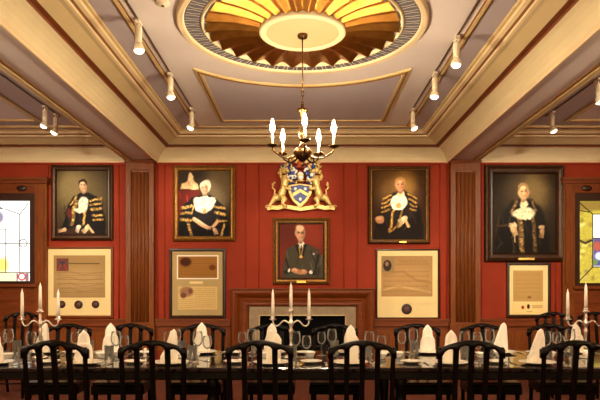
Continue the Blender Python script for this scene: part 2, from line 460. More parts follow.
def braid(p0, p1, w, n=12, col=(206, 162, 88)):
    """a band of gold lace made of many small strokes"""
    o = []
    dx, dy = p1[0]-p0[0], p1[1]-p0[1]; L = math.hypot(dx, dy); nx, ny = -dy/L, dx/L
    o.append(('l', [p0, p1], w*.9, tint(col, .62), 5))
    for i in range(n):
        t = (i+.5)/n; x, y = p0[0]+dx*t, p0[1]+dy*t; u = pr.uniform(-.25, .25)*w; k = pr.choice((.55, .8, 1.0, 1.12, 1.2))
        o.append(('e', x+nx*u, y+ny*u, L/n*.5, w*.28, tint(col, k), 3, math.degrees(math.atan2(dy, dx))+pr.uniform(-30, 30)))
    return o
def folds(x0, x1, y0, y1, n, col, ln=40):
    o = []
    for _ in range(n):
        x, y = pr.uniform(x0, x1), pr.uniform(y0, y1); a = pr.uniform(-.4, .4)
        o.append(('l', [(x, y), (x+a*ln, y+ln*pr.uniform(.5, 1.1))], pr.uniform(2, 5), tint(col, pr.choice((.5, .7, 1.5, 1.9))), 6))
    return o
def hand(cx, cy, r, ang, skin=(224, 178, 138)):
    c, s_ = math.cos(ang), math.sin(ang); o = [('e', cx, cy, r, r*.72, tint(skin, .85), 4, math.degrees(ang)), ('e', cx-r*.2, cy-r*.2, r*.6, r*.4, skin, 5, math.degrees(ang))]
    for k in range(4):
        u = (k-1.5)*r*.36; x, y = cx-s_*u+c*r*.6, cy+c*u+s_*r*.6
        o.append(('l', [(x, y), (x+c*r*.9, y+s_*r*.9)], r*.28, tint(skin, .95-.07*k), 3))
    return o
# a dark haired sitter in a black gown with gold bars
L1 = [('e', 165, 160, 115, 130, (88, 74, 46), 110), ('e', 125, 120, 70, 80, (118, 102, 66), 80), ('n', .12),
      ('p', [(72, 345), (92, 270), (112, 205), (138, 166), (170, 150), (205, 150), (244, 164), (272, 200), (286, 260), (290, 345)], (20, 16, 15), 8)]
L1 += folds(85, 280, 190, 320, 26, (30, 24, 22))+[('e', 118, 245, 14, 24, (92, 36, 26), 12)]
L1 += braid((150, 184), (128, 300), 15)+braid((200, 190), (182, 300), 16)+braid((150, 165), (125, 205), 10, 8)
for i, y in enumerate((178, 200, 222, 244, 266)): L1 += braid((216+i*3, y+8), (266+i*2, y-6+i*4), 13, 9)
L1 += lace(182, 205, 26, 36)+lace(168, 232, 22, 13, 14)+face(183, 118, 18, 27, (224, 174, 134), (40, 26, 18))
L1 += [('p', [(80, 345), (78, 328), (150, 312), (230, 322), (244, 345)], (52, 32, 24), 8)]+hand(92, 324, 13, 2.9)+hand(162, 314, 13, 1.9, (240, 222, 196))+hand(200, 318, 15, 2.4, (232, 206, 160))+[('l', [(206, 304), (228, 336)], 9, (214, 184, 130), 5)]
# a white haired sitter beside a pale headdress on a red chair
L2 = [('e', 245, 110, 70, 110, (104, 88, 62), 80), ('p', [(40, 125), (150, 125), (150, 250), (40, 250)], (92, 26, 18), 16), ('n', .12)]
L2 += folds(45, 140, 125, 220, 10, (92, 26, 18))+[('p', [(54, 122), (62, 94), (88, 86), (98, 62), (108, 44), (116, 62), (124, 82), (140, 94), (144, 122)], (206, 164, 112), 6)]
L2 += lace(90, 108, 26, 14, 16, (232, 196, 140))+lace(122, 108, 20, 14, 14, (236, 204, 150))+lace(108, 72, 10, 24, 10, (238, 208, 156))
L2 += [('p', [(45, 350), (55, 260), (75, 195), (110, 165), (150, 150), (195, 150), (240, 175), (275, 225), (290, 300), (292, 350)], (18, 15, 15), 8)]+folds(60, 285, 190, 320, 26, (30, 26, 26))
for i, y in enumerate((205, 232, 260)): L2 += braid((66+i*-2, y+6), (116-i*4, y-4+i*6), 16, 9)+braid((222+i*4, y-2+i*4), (268+i*4, y+10), 15, 9)
L2 += braid((92, 285), (112, 340), 18)+braid((268, 290), (252, 342), 16)+braid((132, 175), (112, 240), 9)
L2 += lace(172, 196, 46, 40, 60)+lace(140, 176, 18, 16, 14)+lace(208, 178, 18, 16, 14)+[('e', 172, 226, 11, 11, (190, 150, 84), 5), ('p', [(146, 246), (206, 246), (215, 285), (190, 300), (150, 285)], (24, 20, 20), 6)]
L2 += [('e', 180, 108, 27, 30, (226, 210, 178), 7)]+face(172, 118, 18, 27, (228, 180, 142), (236, 222, 192))
L2 += [('l', [(122, 264), (150, 282), (182, 300)], 19, (206, 164, 122), 6), ('l', [(124, 260), (178, 292)], 7, (240, 204, 164), 6), ('l', [(232, 272), (214, 300)], 15, (210, 166, 122), 6)]+hand(186, 304, 13, .3)+hand(222, 318, 13, 1.2)
# a robed sitter with a large white jabot and golden ground
L3 = [('e', 150, 100, 110, 90, (100, 68, 28), 110), ('e', 195, 95, 50, 60, (140, 102, 44), 70), ('n', .15),
      ('p', [(40, 365), (50, 280), (75, 200), (110, 150), (150, 130), (195, 130), (240, 160), (270, 220), (285, 300), (288, 365)], (24, 15, 11), 14)]+folds(50, 280, 180, 330, 30, (40, 26, 18))
for i, y in enumerate((158, 178, 198, 218)): L3 += braid((84-i*2, y+12), (128-i*3, y-10+i*3), 12, 9, (186, 136, 56))+braid((206+i*5, y-14+i*4), (252, y+6), 11, 9, (180, 132, 54))
L3 += braid((142, 220), (118, 325), 16, 14, (196, 146, 66))+braid((178, 226), (170, 268), 13, 7, (196, 146, 66))+braid((170, 268), (122, 330), 10, 10, (176, 130, 58))
L3 += lace(165, 182, 40, 38, 60, (252, 244, 212))+[('e', 162, 196, 12, 13, (190, 150, 84), 7)]+lace(170, 142, 18, 12, 12, (238, 218, 168))+face(170, 98, 22, 31, (220, 152, 106), (176, 128, 70))
L3 += [('e', 70, 268, 20, 18, (190, 136, 92), 7), ('e', 66, 262, 12, 10, (220, 168, 120), 7)]+hand(190, 266, 20, 2.6, (234, 204, 152))+[('l', [(198, 272), (212, 300)], 14, (216, 180, 124), 6)]+hand(168, 292, 10, 2.7, (206, 164, 108))
# the large dark portrait
L4 = [('e', 195, 120, 80, 90, (72, 56, 32), 100), ('e', 210, 120, 40, 60, (104, 84, 48), 60), ('n', .15),
      ('p', [(60, 350), (70, 250), (95, 195), (125, 160), (160, 150), (195, 155), (225, 175), (245, 215), (262, 290), (265, 350)], (22, 17, 13), 14)]+folds(70, 260, 190, 330, 30, (34, 27, 21))
L4 += braid((150, 222), (162, 345), 20, 16, (160, 122, 72))+braid((200, 220), (212, 345), 13, 14, (116, 86, 48))+braid((140, 160), (122, 200), 12, 8, (140, 106, 62))+braid((196, 162), (216, 196), 12, 8, (120, 90, 54))
L4 += lace(170, 206, 42, 22, 50, (244, 226, 180))+lace(166, 172, 14, 16, 14, (232, 212, 164))+face(165, 128, 19, 27, (222, 172, 118), (140, 108, 70))
L4 += hand(128, 264, 16, 1.2, (210, 172, 120))+lace(124, 250, 14, 8, 10, (226, 200, 150))+[('l', [(132, 280), (134, 312)], 5, (200, 168, 112), 4)]+hand(234, 272, 15, 1.7, (176, 136, 92))+lace(232, 252, 12, 8, 8, (190, 160, 116))+[('l', [(66, 250), (110, 246)], 7, (70, 48, 28), 6)]
# the bald sitter in a grey suit
L5 = [('e', 290, 120, 70, 70, (136, 52, 36), 90), ('e', 160, 110, 60, 60, (92, 36, 26), 70), ('n', .1),
      ('p', [(140, 335), (150, 250), (165, 195), (205, 170), (235, 160), (262, 168), (315, 190), (335, 220), (345, 260), (345, 335)], (68, 63, 50), 7)]+folds(155, 340, 200, 300, 12, (52, 48, 40))
L5 += [('l', [(158, 240), (172, 290)], 8, (34, 31, 28), 8), ('l', [(320, 220), (300, 300)], 8, (32, 30, 27), 8)]
L5 += [('p', [(216, 166), (234, 200), (252, 162), (240, 150), (222, 150)], (240, 228, 210), 4), ('l', [(234, 176), (233, 230)], 8, (54, 50, 40), 3), ('p', [(205, 172), (222, 168), (232, 232), (228, 240)], (36, 33, 30), 4), ('p', [(264, 170), (248, 166), (236, 232), (240, 240)], (34, 31, 28), 4),
      ('l', [(222, 180), (230, 220)], 3, (206, 160, 76), 3), ('l', [(246, 180), (236, 220)], 3, (206, 160, 76), 3), ('e', 233, 228, 8, 9, (222, 172, 80), 4), ('e', 295, 216, 5, 5, (190, 190, 200), 3), ('e', 310, 208, 4, 5, (140, 44, 40), 3)]
L5 += face(228, 114, 21, 36, (226, 176, 138), (150, 110, 84), True, True)+[('e', 228, 86, 19, 13, (234, 194, 156), 9)]
L5 += [('l', [(160, 306), (196, 296)], 22, (40, 37, 33), 6), ('l', [(300, 312), (270, 306)], 22, (40, 37, 33), 6), ('e', 176, 297, 7, 10, (232, 222, 204), 4), ('e', 280, 306, 7, 9, (232, 222, 204), 4)]+hand(206, 298, 18, .2, (214, 156, 118))+hand(248, 304, 18, 3.2, (204, 146, 108))

picture('portrait_painting', (52, 165.5, 114, 240.5), 'dark framed portrait of a dark haired person in striped black gown, left end of wall', 'painting',
        fsteps(.095, 'darkgold', 'wood_dark'), (57, 170, 109.5, 234.5), paint((55, 40, 305, 345), L1, 116, 140, (58, 46, 28), True))
picture('portrait_painting', (173.5, 166, 236, 241.5), 'gilt framed portrait of a white haired person with wide white collar beside a pale headdress', 'painting',
        fsteps(.09, 'oldgold', 'oldgold'), (178, 170, 232.5, 237.5), paint((45, 30, 305, 350), L2, 116, 140, (44, 34, 24), True))
picture('portrait_painting', (367.5, 166.5, 429.5, 244), 'thin framed portrait of a robed person with glowing white jabot and golden background', 'painting',
        fsteps(.075, 'darkgold', 'oldgold'), (371.5, 170, 426, 240), paint((30, 25, 300, 365), L3, 116, 140, (56, 34, 16), True))
picture('portrait_painting', (483.5, 165.5, 563.5, 262), 'largest dark portrait in a wide dark frame, at the right end of wall', 'painting',
        fsteps(.15, 'darkgold', 'wood_dark', .075), (492, 174, 556, 253), paint((50, 60, 290, 350), L4, 116, 140, (40, 30, 18), True))
pc = picture('portrait_painting', (273, 218, 329.5, 284.5), 'portrait of a bald person in grey suit above the fireplace', 'painting',
        fsteps(.11, 'oldgold', 'darkgold'), (279, 223.5, 324, 278), paint((125, 65, 345, 335), L5, 116, 140, (110, 40, 28), True))
for o, (dx, dz, ww) in ((pc, (0, -.51, .15)),):
    MB().box(dx-ww/2, dx+ww/2, -.06, -.03, dz-.018, dz+.018, 'plate').build('nameplate', o)
p3 = [o for o in bpy.data.objects if o.get('label', '').startswith('thin framed')][0]
MB().box(.0, .12, -.06, -.03, -.63, -.605, 'plate').build('nameplate', p3)
p4 = [o for o in bpy.data.objects if o.get('label', '').startswith('largest dark')][0]
MB().box(-.12, .14, -.09, -.05, -.775, -.74, 'plate').build('nameplate', p4)

# --- framed documents: frame, mount, document sheet, seals
def document(px, label, fkey, mkey, wid, sheets, seals, group='framed documents on the red wall'):
    xa, ya, xb, yb = px; cx, cy = (xa+xb)/2, (ya+yb)/2
    t = thing('framed_document', label, 'framed document', (X(cx), YW-.018, Z(cy)), group=None)
    w_, h_ = (xb-xa)/60, (yb-ya)/60
    frame_mesh(w_, h_, [(0, .015, fkey), (.005, .035, fkey), (wid*.6, .04, fkey), (wid*.8, .032, fkey), (wid, .012, fkey)], 'frame', t)
    MB().box(-w_/2+wid*.8, w_/2-wid*.8, -.014, -.004, -h_/2+wid*.8, h_/2-wid*.8, mkey).build('mount', t)
    for (a, b_, c, d, lin) in sheets:
        canvas('document_sheet', (a-cx)/60, (c-cx)/60, (cy-d)/60, (cy-b_)/60, -.0185, lin, 'paper', t, .004)
    for (sx, sy, r) in seals:
        q = MB(); x, z = (sx-cx)/60, (cy-sy)/60
        q.T = Matrix.Translation((x, -.014, z)) @ Matrix.Rotation(PI/2, 4, 'X')
        q.lathe([(r, 0), (r, .008), (r*.85, .014), (r*.6, .012), (0, .013)], 'seal', seg=20)
        q.lathe([(r*.5, .0125), (r*.4, .0155), (0, .0155)], 'sealcentre', seg=14)
        q.build('wax_seal', t)
    return t
def lines(x0, x1, ys, col, rs, gap=0):
    out = []
    for y in ys:
        x = x0
        while x < x1-2:
            ww = rs.uniform(6, 16); out.append(('l', [(x, y), (min(x+ww, x1), y)], 1.3, col, 1.6)); x += ww+rs.uniform(2.5, 5)
    return out
rr = random.Random(3)
D1 = [('e', 200, 200, 120, 60, (176, 146, 98), 80), ('n', .06)]+[('l', [(80, y), (150, y-8), (220, y+10), (320, y-4)], 4, (150, 122, 80), 10) for y in (165, 195, 225, 250)]
D1 += lines(90, 320, range(165, 270, 11), (112, 86, 52), rr)
D1 += [('p', [(85, 90), (145, 90), (145, 155), (85, 155)], (104, 62, 56), 4), ('l', [(95, 150), (115, 98), (135, 150)], 5, (170, 60, 50), 4), ('e', 115, 112, 12, 10, (64, 60, 76), 5), ('l', [(148, 116), (300, 117)], 4, (70, 52, 34), 3), ('e', 195, 262, 16, 10, (150, 124, 84), 6)]
document((45.5, 246.5, 114, 318), 'square framed parchment with three round dark seals, at the left end of wall', 'woodh', 'mount', .045,
         [(54.5, 255.5, 106, 297.5, paint((70, 75, 330, 290), D1, 110, 90, (156, 126, 80)))], [(62.7, 304.3, .062), (79.3, 304.6, .07), (96.3, 304.3, .064)])
D2 = [('n', .08), ('e', 145, 105, 26, 20, (70, 34, 24), 12), ('e', 270, 130, 16, 12, (104, 56, 26), 10)]+lines(170, 285, range(92, 168, 10), (120, 76, 34), rr)+lines(120, 165, range(130, 168, 10), (110, 66, 32), rr)
D3 = [('n', .06), ('e', 150, 245, 32, 22, (150, 110, 80), 14), ('e', 135, 262, 14, 12, (110, 70, 56), 6), ('e', 168, 242, 10, 12, (116, 76, 60), 6)]+lines(190, 285, range(232, 320, 9), (136, 108, 66), rr)+lines(115, 185, range(280, 320, 9), (136, 108, 66), rr)
t = document((169.5, 248.5, 226, 318.5), 'dark framed document board with two separate sheets, between pilaster and fireplace', 'wood_dark', 'mountgrey', .055,
         [(178.5, 256.5, 217.5, 278, paint((110, 80, 292, 178), D2, 90, 56, (150, 104, 48))), (178.5, 286.5, 217.5, 309.5, paint((110, 222, 294, 325), D3, 90, 60, (208, 178, 118)))], [])
o = MB().box(-.13, .09, -.016, -.012, -.005, .035, 'mount').build('caption_strip', t)
for (a, b_, c, d) in ((177.3, 255.3, 218.7, 279.2),):
    cx, cy = 197.75, 283.5
    MB().box((a-cx)/60, (c-cx)/60, -.0165, -.012, (cy-d)/60, (cy-b_)/60, 'white').build('sheet_border', t)
D4 = [('n', .06), ('e', 220, 190, 120, 60, (184, 146, 94), 70)]+[('l', [(100, 165), (200, 150), (260, 190), (335, 205)], 8, (164, 126, 78), 12), ('l', [(110, 240), (180, 220), (330, 250)], 6, (214, 178, 122), 12)]
D4 += lines(108, 325, range(152, 256, 8), (128, 96, 56), rr)+[('p', [(100, 78), (160, 78), (160, 155), (100, 155)], (150, 122, 84), 4), ('e', 126, 122, 20, 27, (58, 44, 38), 5), ('e', 124, 114, 8, 11, (150, 116, 84), 5)]
D4 += [('l', [(180+i*18, 92+(i % 3)*5), (190+i*18, 104)], 5, (150, 118, 76), 4) for i in range(8)]+[('l', [(165, 116), (330, 114)], 3, (150, 114, 70), 3)]
t = document((375.5, 249, 439, 319), 'square cream mounted parchment with one hanging black seal, right of the fireplace', 'wood_dark', 'mount', .03,
         [(381, 256, 432, 302, paint((97, 75, 342, 298), D4, 104, 94, (166, 130, 82)))], [(406.3, 309, .088)])
MB().box((381-407.25)/60-.01, (432-407.25)/60+.012, -.026, -.014, (284-303.5)/60, (284-296.5)/60, 'mount').build('folded_edge', t)
D5 = [('n', .06)]+lines(135, 292, range(98, 262, 8), (112, 80, 40), rr)+[('e', 222, 243, 12, 6, (120, 80, 40), 5)]
D5b = [('n', .04), ('e', 182, 305, 9, 11, (150, 44, 30), 3), ('e', 216, 300, 9, 14, (50, 30, 24), 3), ('l', [(240, 296), (300, 296)], 5, (150, 120, 66), 4), ('l', [(240, 306), (300, 306)], 4, (150, 120, 66), 4), ('l', [(205, 330), (240, 330)], 3, (150, 120, 66), 3)]
document((506, 262.5, 550, 317.5), 'small dark framed document with dense text under the largest portrait', 'wood_dark', 'mount', .05,
         [(512.2, 270.5, 542.2, 301.5, paint((128, 88, 300, 268), D5, 84, 84, (178, 142, 82))), (511, 302.3, 543, 314, paint((115, 275, 310, 345), D5b, 84, 34, (226, 196, 130)))], [])

# ------------------------------------------------------------------ windows (stained glass, backlit by day)
def window(n, hole, lin, cames, circles, side):
    x0, x1, z0, z1 = hole
    r = bpy.data.objects.new(f'window_{n}', None); COL.objects.link(r); r['kind'] = 'structure'; r.location = ((x0+x1)/2, YW, z0)
    ox, oz = (x0+x1)/2, z0
    canvas('glass', x0-ox, x1-ox, 0, z1-z0, .03, lin, 'leadlight', r, .004)
    q = MB(); q.T = Matrix.Translation((-ox, -YW, -oz))
    for pts in cames:
        q.tube([(X(a), YW+.026, Z(b_)) for a, b_ in pts], .008, 'lead', 6)
    for a, b_, rad in circles:
        q.tube([(X(a)+rad*math.cos(2*PI*i/20), YW+.026, Z(b_)+rad*math.sin(2*PI*i/20)) for i in range(20)], .008, 'lead', 6, closed=True)
    q.build('lead_cames', r)
    q = MB(); q.T = Matrix.Translation((-ox, -YW, -oz))
    y = YW
    g = .1
    # inner dark frame
    for (a, c, e, f) in ((x0-g, x0, z0-.05, z1+.12), (x1, x1+g, z0-.05, z1+.12), (x0, x1, z1, z1+.12), (x0, x1, z0-.05, z0)):
        q.box(a, c, y-.05, y+.06, e, f, 'wood_dark')
    # outer architrave pilasters
    for a in (x0-g-.2, x1+g):
        q.box(a, a+.2, y-.09, y, .82, z1+.3, 'wood')
        q.box(a+.04, a+.16, y-.11, y-.09, z0-.02, z1+.18, 'wood'); q.box(a-.02, a+.22, y-.13, y, z1+.27, z1+.33, 'woodh')
    q.box(x0-g, x1+g, y-.07, y, z1+.12, z1+.28, 'woodh')
    q.box(x0-.33, x1+.33, y-.15, y, z1+.33, z1+.375, 'woodh')
    q.box(x0-.31, x1+.31, y-.11, y, z1+.28, z1+.33, 'woodh')
    q.box(x0-.14, x1+.14, y-.13, y, z0-.1, z0-.05, 'woodh')
    q.box(x0-g, x1+g, y-.06, y, .82, z0-.1, 'woodh'); q.box(x0-g, x1+g, y-.085, y, z0-.33, z0-.28, 'woodh'); q.box(x0-g, x1+g, y-.075, y, z0-.2, z0-.17, 'woodh')
    q.ell(((x0+x1)/2+.35*side, y-.08, z1+.2), .09, .02, .05, 'wood_dark')
    q.build('frame', r)
    return r
wl = (255, 250, 236)
LW = [('n', .03), ('e', -2, 217, 5, 6, (120, 112, 130), 4), ('e', 2, 265, 6, 8, (236, 186, 90), 6), ('e', -18, 240, 12, 12, (200, 120, 90), 4), ('p', [(-30, 273), (15, 273), (15, 281), (-30, 281)], (226, 222, 150), 1),
      ('e', 21, 276.5, 4.2, 4.2, (160, 40, 40), 1.2), ('e', 21, 276.5, 2.6, 2.6, (250, 236, 226), 1.2), ('p', [(15.5, 273), (17, 273), (17, 281), (15.5, 281)], (90, 60, 60), 1),
      ('p', [(24.5, 273), (28, 273), (28, 281), (24.5, 281)], (120, 90, 90), 1)]
window(1, WL, paint((-25, 201, 31, 281), LW, 113, 161, wl),
       [[(-25, 205), (5, 209), (19, 214)], [(19, 214), (28, 203)], [(19, 214), (18.5, 272)], [(-25, 244), (31, 243)], [(5, 229), (5, 272)], [(-10, 229), (5, 229)], [(-25, 272.5), (31, 272.5)], [(-8, 201), (2, 209)]],
       [(22.5, 243, .065), (-18, 240, .2)], 1)
LR = [('n', .35)]+[('e', random.uniform(579, 632), random.uniform(202, 283), random.uniform(1, 3), random.uniform(1, 2.5), random.choice([(120, 100, 36), (190, 172, 84), (140, 112, 40), (176, 168, 96)]), 2.5) for _ in range(90)]+[ ('p', [(579, 201), (640, 201), (640, 210), (579, 210)], (116, 92, 32), 3), ('e', 586, 206, 4, 3, (120, 92, 34), 2), ('e', 596, 206, 4, 2, (120, 92, 34), 2), ('p', [(594, 214), (640, 214), (640, 267), (594, 267)], (236, 232, 214), 1),
      ('p', [(594, 238), (640, 238), (640, 266), (594, 266)], (66, 60, 104), 3), ('e', 598, 246, 4, 5, (150, 70, 50), 3), ('e', 600, 256, 4, 4, (190, 190, 220), 3), ('e', 596, 262, 3, 3, (90, 110, 60), 3), ('e', 612, 250, 9, 9, (190, 60, 50), 4),
      ('l', [(580, 240), (586, 243), (592, 240)], 2.2, (60, 50, 30), 2), ('e', 584, 277, 5, 3, (160, 140, 60), 3)]
window(2, WR, paint((578.5, 201, 632.5, 283), LR, 109, 165, (158, 138, 46)),
       [[(593.5, 214), (593.5, 267)], [(593.5, 214), (632, 214)], [(593.5, 267), (632, 267)], [(579, 201.5), (593.5, 214)], [(579, 282), (593.5, 267)], [(580, 240), (586, 243.5), (593, 240)], [(594, 238), (632, 238)], [(579, 210), (590, 212)]], [], -1)

# ------------------------------------------------------------------ fireplace
fp = thing('fireplace', 'wooden fireplace mantel with grey stone slips around a black opening', 'fireplace', (0, YW, 0))
def uframe(wo, wi, to, ti, yf, yb_, key):
    q = MB()
    q.box(-wo, -wi, yf, yb_, 0, to, key); q.box(wi, wo, yf, yb_, 0, to, key); q.box(-wi, wi, yf, yb_, ti, to, key)
    return q
BP = [(0, .0), (0, .20), (.012, .225), (.04, .235), (.055, .235), (.06, .222), (.075, .215), (.095, .2), (.115, .175), (.135, .15), (.15, .142), (.155, .155), (.17, .162), (.185, .155), (.19, .142), (.225, .138), (.23, .15), (.245, .154), (.265, .14), (.28, .115), (.285, .10), (.285, .0)]
q = MB(); rows = []
for ins, d in BP: rows.append([(-1.165+ins, -d-.001, 0), (-1.165+ins, -d-.001, 1.31-ins), (1.165-ins, -d-.001, 1.31-ins), (1.165-ins, -d-.001, 0)])
for A, Bq in zip(rows, rows[1:]):
    for k in range(3): q.add([A[k], A[k+1], Bq[k+1], Bq[k]], [(0, 1, 2, 3)], 'woodh', True)
q.build('surround', fp)
q = MB(); q.box(-1.185, 1.185, -.26, -.002, 1.305, 1.33, 'woodh'); q.build('mantel_shelf', fp, bevel=.008)
q = uframe(.88, .71, 1.03, .885, -.10, -.002, 'stone'); q.build('stone_slips', fp, bevel=.005)
q = MB(); q.box(-.71, .71, -.03, -.002, 0, .885, 'black'); q.box(-.72, -.705, -.11, -.03, 0, .89, 'dullgold'); q.box(.705, .72, -.11, -.03, 0, .89, 'dullgold'); q.box(-.72, .72, -.11, -.03, .875, .89, 'dullgold')
q.build('firebox', fp)
q = MB()
for i in range(9): q.box(-.4+i*.1-.01, -.4+i*.1+.01, -.075, -.055, .05, .38, 'iron')
q.box(-.45, .45, -.08, -.05, .05, .08, 'iron'); q.box(-.45, .45, -.08, -.05, .35, .38, 'iron'); q.box(-.45, -.42, -.08, -.05, 0, .42, 'iron'); q.box(.42, .45, -.08, -.05, 0, .42, 'iron')
q.build('grate', fp)

# ------------------------------------------------------------------ coat of arms
ca = thing('coat_of_arms', 'gilded carved coat of arms with blue shield above the central portrait', 'coat of arms', (X(301), YW-.02, Z(184)))
def cp(x, y): return ((x-307)/6.67/60, (190-y)/6.67/60)   # detail-crop coords -> local x, z
def shp(pts): return [cp(*p) for p in pts]
q = MB(); q.prism(shp([(222, 205), (300, 195), (382, 205), (378, 260), (350, 310), (302, 358), (250, 310), (226, 260)]), -.11, .019, 'gold'); q.build('shield_border', ca, bevel=.012)
q = MB(); q.prism(shp([(240, 215), (300, 206), (364, 215), (358, 258), (338, 296), (302, 330), (262, 296), (244, 258)]), -.125, -.10, 'heraldblue')
q.prism(shp([(250, 262), (302, 232), (354, 262), (350, 282), (302, 254), (256, 282)]), -.135, -.12, 'gold')
q.ell((*cp(270, 232)[:1], -.13, cp(270, 232)[1]), .025, .012, .025, 'heraldwhite'); q.ell((cp(335, 232)[0], -.13, cp(335, 232)[1]), .025, .012, .025, 'heraldwhite'); q.ell((cp(302, 300)[0], -.13, cp(302, 300)[1]), .025, .012, .03, 'heraldwhite')
q.build('shield', ca)
for s in (-1, 1):
    def sp(dx, y, d):
        x, z = cp(303+s*dx, y); return (x, -d, z)
    q = MB()
    q.tube([sp(128, 296, .1), sp(122, 262, .11), sp(108, 220, .115), sp(100, 180, .12), sp(104, 145, .12)], [.06, .062, .055, .068, .05], 'gold', 12)      # body, rampant
    q.ell(sp(106, 112, .14), .05, .05, .055, 'gold'); q.tube([sp(100, 112, .17), sp(80, 120, .18), sp(72, 126, .18)], [.036, .028, .012], 'gold', 10)   # head and muzzle
    for k in (-1, 1): q.tube([sp(112+k*8, 98, .14), sp(116+k*14, 82, .14)], [.018, .006], 'gold', 6)
    for k in range(16):   # mane curls
        a = pr.uniform(-1.2, 2.2); r = pr.uniform(22, 40); q.ell(sp(112+r*math.cos(a)*.8, 140-r*math.sin(a), pr.uniform(.1, .15)), .022, .022, .026, 'gold', 8, 6)
    q.tube([sp(100, 178, .14), sp(80, 172, .17), sp(62, 186, .17), sp(52, 180, .17)], [.034, .026, .02, .024], 'gold', 8); q.tube([sp(106, 215, .14), sp(86, 232, .17), sp(70, 238, .17), sp(62, 232, .17)], [.034, .026, .02, .024], 'gold', 8)
    q.tube([sp(122, 286, .1), sp(104, 304, .14), sp(118, 326, .14), sp(104, 344, .14), sp(92, 344, .15)], [.062, .05, .03, .024, .026], 'gold', 10)
    q.tube([sp(130, 284, .08), sp(168, 290, .08), sp(186, 318, .08), sp(206, 344, .08), sp(192, 350, .1)], [.06, .056, .036, .026, .026], 'gold', 10)
    q.tube([sp(144, 280, .06), sp(172, 262, .07), sp(168, 236, .07), sp(186, 220, .07), sp(178, 200, .07)], [.014, .016, .014, .014, .014], 'gold', 8)
    for k in range(5): q.ell(sp(178+pr.uniform(-8, 8), 196+pr.uniform(-10, 8), .07), .018, .016, .022, 'gold', 8, 6)
    q.build('supporter', ca)
for s in (-1, 1):
    q = MB()
    its = [(40, 112, .05, 'heraldwhite'), (62, 120, .055, 'heraldblue'), (80, 140, .05, 'heraldwhite'), (84, 165, .045, 'heraldblue'), (60, 160, .045, 'heraldwhite'), (74, 185, .04, 'heraldwhite'), (98, 72, .06, 'heraldblue'), (70, 90, .045, 'gold'), (120, 82, .035, 'heraldblue'), (50, 142, .04, 'heraldblue'), (56, 186, .035, 'heraldblue')]
    its += [(pr.uniform(36, 96), pr.uniform(88, 196), pr.uniform(.025, .04), pr.choice(('heraldwhite', 'heraldblue', 'gold', 'heraldwhite'))) for _ in range(14)]
    its += [(pr.uniform(60, 130), pr.uniform(60, 92), pr.uniform(.03, .045), pr.choice(('heraldblue', 'gold', 'gold'))) for _ in range(7)]
    for (dx, y, r1, key) in its:
        x, z = cp(303+s*dx, y); d0 = pr.uniform(.08, .12); t0 = pr.uniform(0, 3)
        q.tube([(x+s*r1*.8*math.cos(t0+a*.9)*(1-a/9), -d0-.02*math.sin(a), z+r1*.8*math.sin(t0+a*.9)*(1-a/9)) for a in [i*.8 for i in range(8)]], [r1*.42]*7+[r1*.2], key, 7)
    q.tube([(cp(303+s*60, 150)[0], -.09, cp(303, 195)[1]), (cp(303+s*80, 150)[0], -.09, cp(303, 70)[1])], .03, 'heraldblue', 8)
    q.build('mantling', ca)
q = MB(); x, z = cp(303, 150); q.ell((x, -.15, z), .055, .06, .075, 'heraldwhite'); q.box(x-.04, x+.04, -.215, -.18, z-.01, z+.012, 'gold'); q.lathe([(.06, 0), (.075, .02), (.05, .03)], 'gold', (x, -.13, z-.09), 14)
q.build('helmet', ca)
q = MB(); x, z = cp(303, 70); q.lathe([(.075, 0), (.08, .02), (.06, .04)], 'heraldred', (x, -.13, z-.06), 14); q.ell((x, -.13, z+.01), .06, .05, .06, 'heraldred')
for k in range(-2, 3): q.tube([(x+k*.025, -.13, z+.02), (x+k*.05, -.13, z+.1), (x+k*.075, -.14, z+.13-abs(k)*.012)], [.02, .024, .012], 'gold', 8)
for s in (-1, 1): q.tube([(x+s*.06, -.12, z+.05), (x+s*.13, -.12, z+.1), (x+s*.16, -.12, z+.06), (x+s*.21, -.12, z+.085)], [.02, .03, .025, .012], 'gold', 8)
for k in range(16): q.ell((x+pr.uniform(-.15, .15), -.13, z+pr.uniform(.03, .14)), .026, .024, .022, pr.choice(('gold', 'pale')), 8, 6)
q.build('crest', ca)
q = MB()
top = [(82, 352), (110, 338), (150, 342), (190, 330), (240, 340), (307, 350), (374, 340), (424, 330), (464, 342), (504, 338), (532, 352)]
bot = [(528, 372), (500, 366), (460, 370), (420, 358), (374, 366), (307, 376), (240, 366), (194, 358), (154, 370), (114, 366), (86, 372)]
q.prism(shp(top+bot), -.1, .019, 'gold')
for s in (-1, 1):
    x, z = cp(307+s*222, 348); q.tube([(x+.03*math.cos(a)*(1-a/12), -.07, z+.03*math.sin(a)*(1-a/12)) for a in [i*.7 for i in range(9)]], .014, 'gold', 8)
q.build('motto_scroll', ca, bevel=.01)

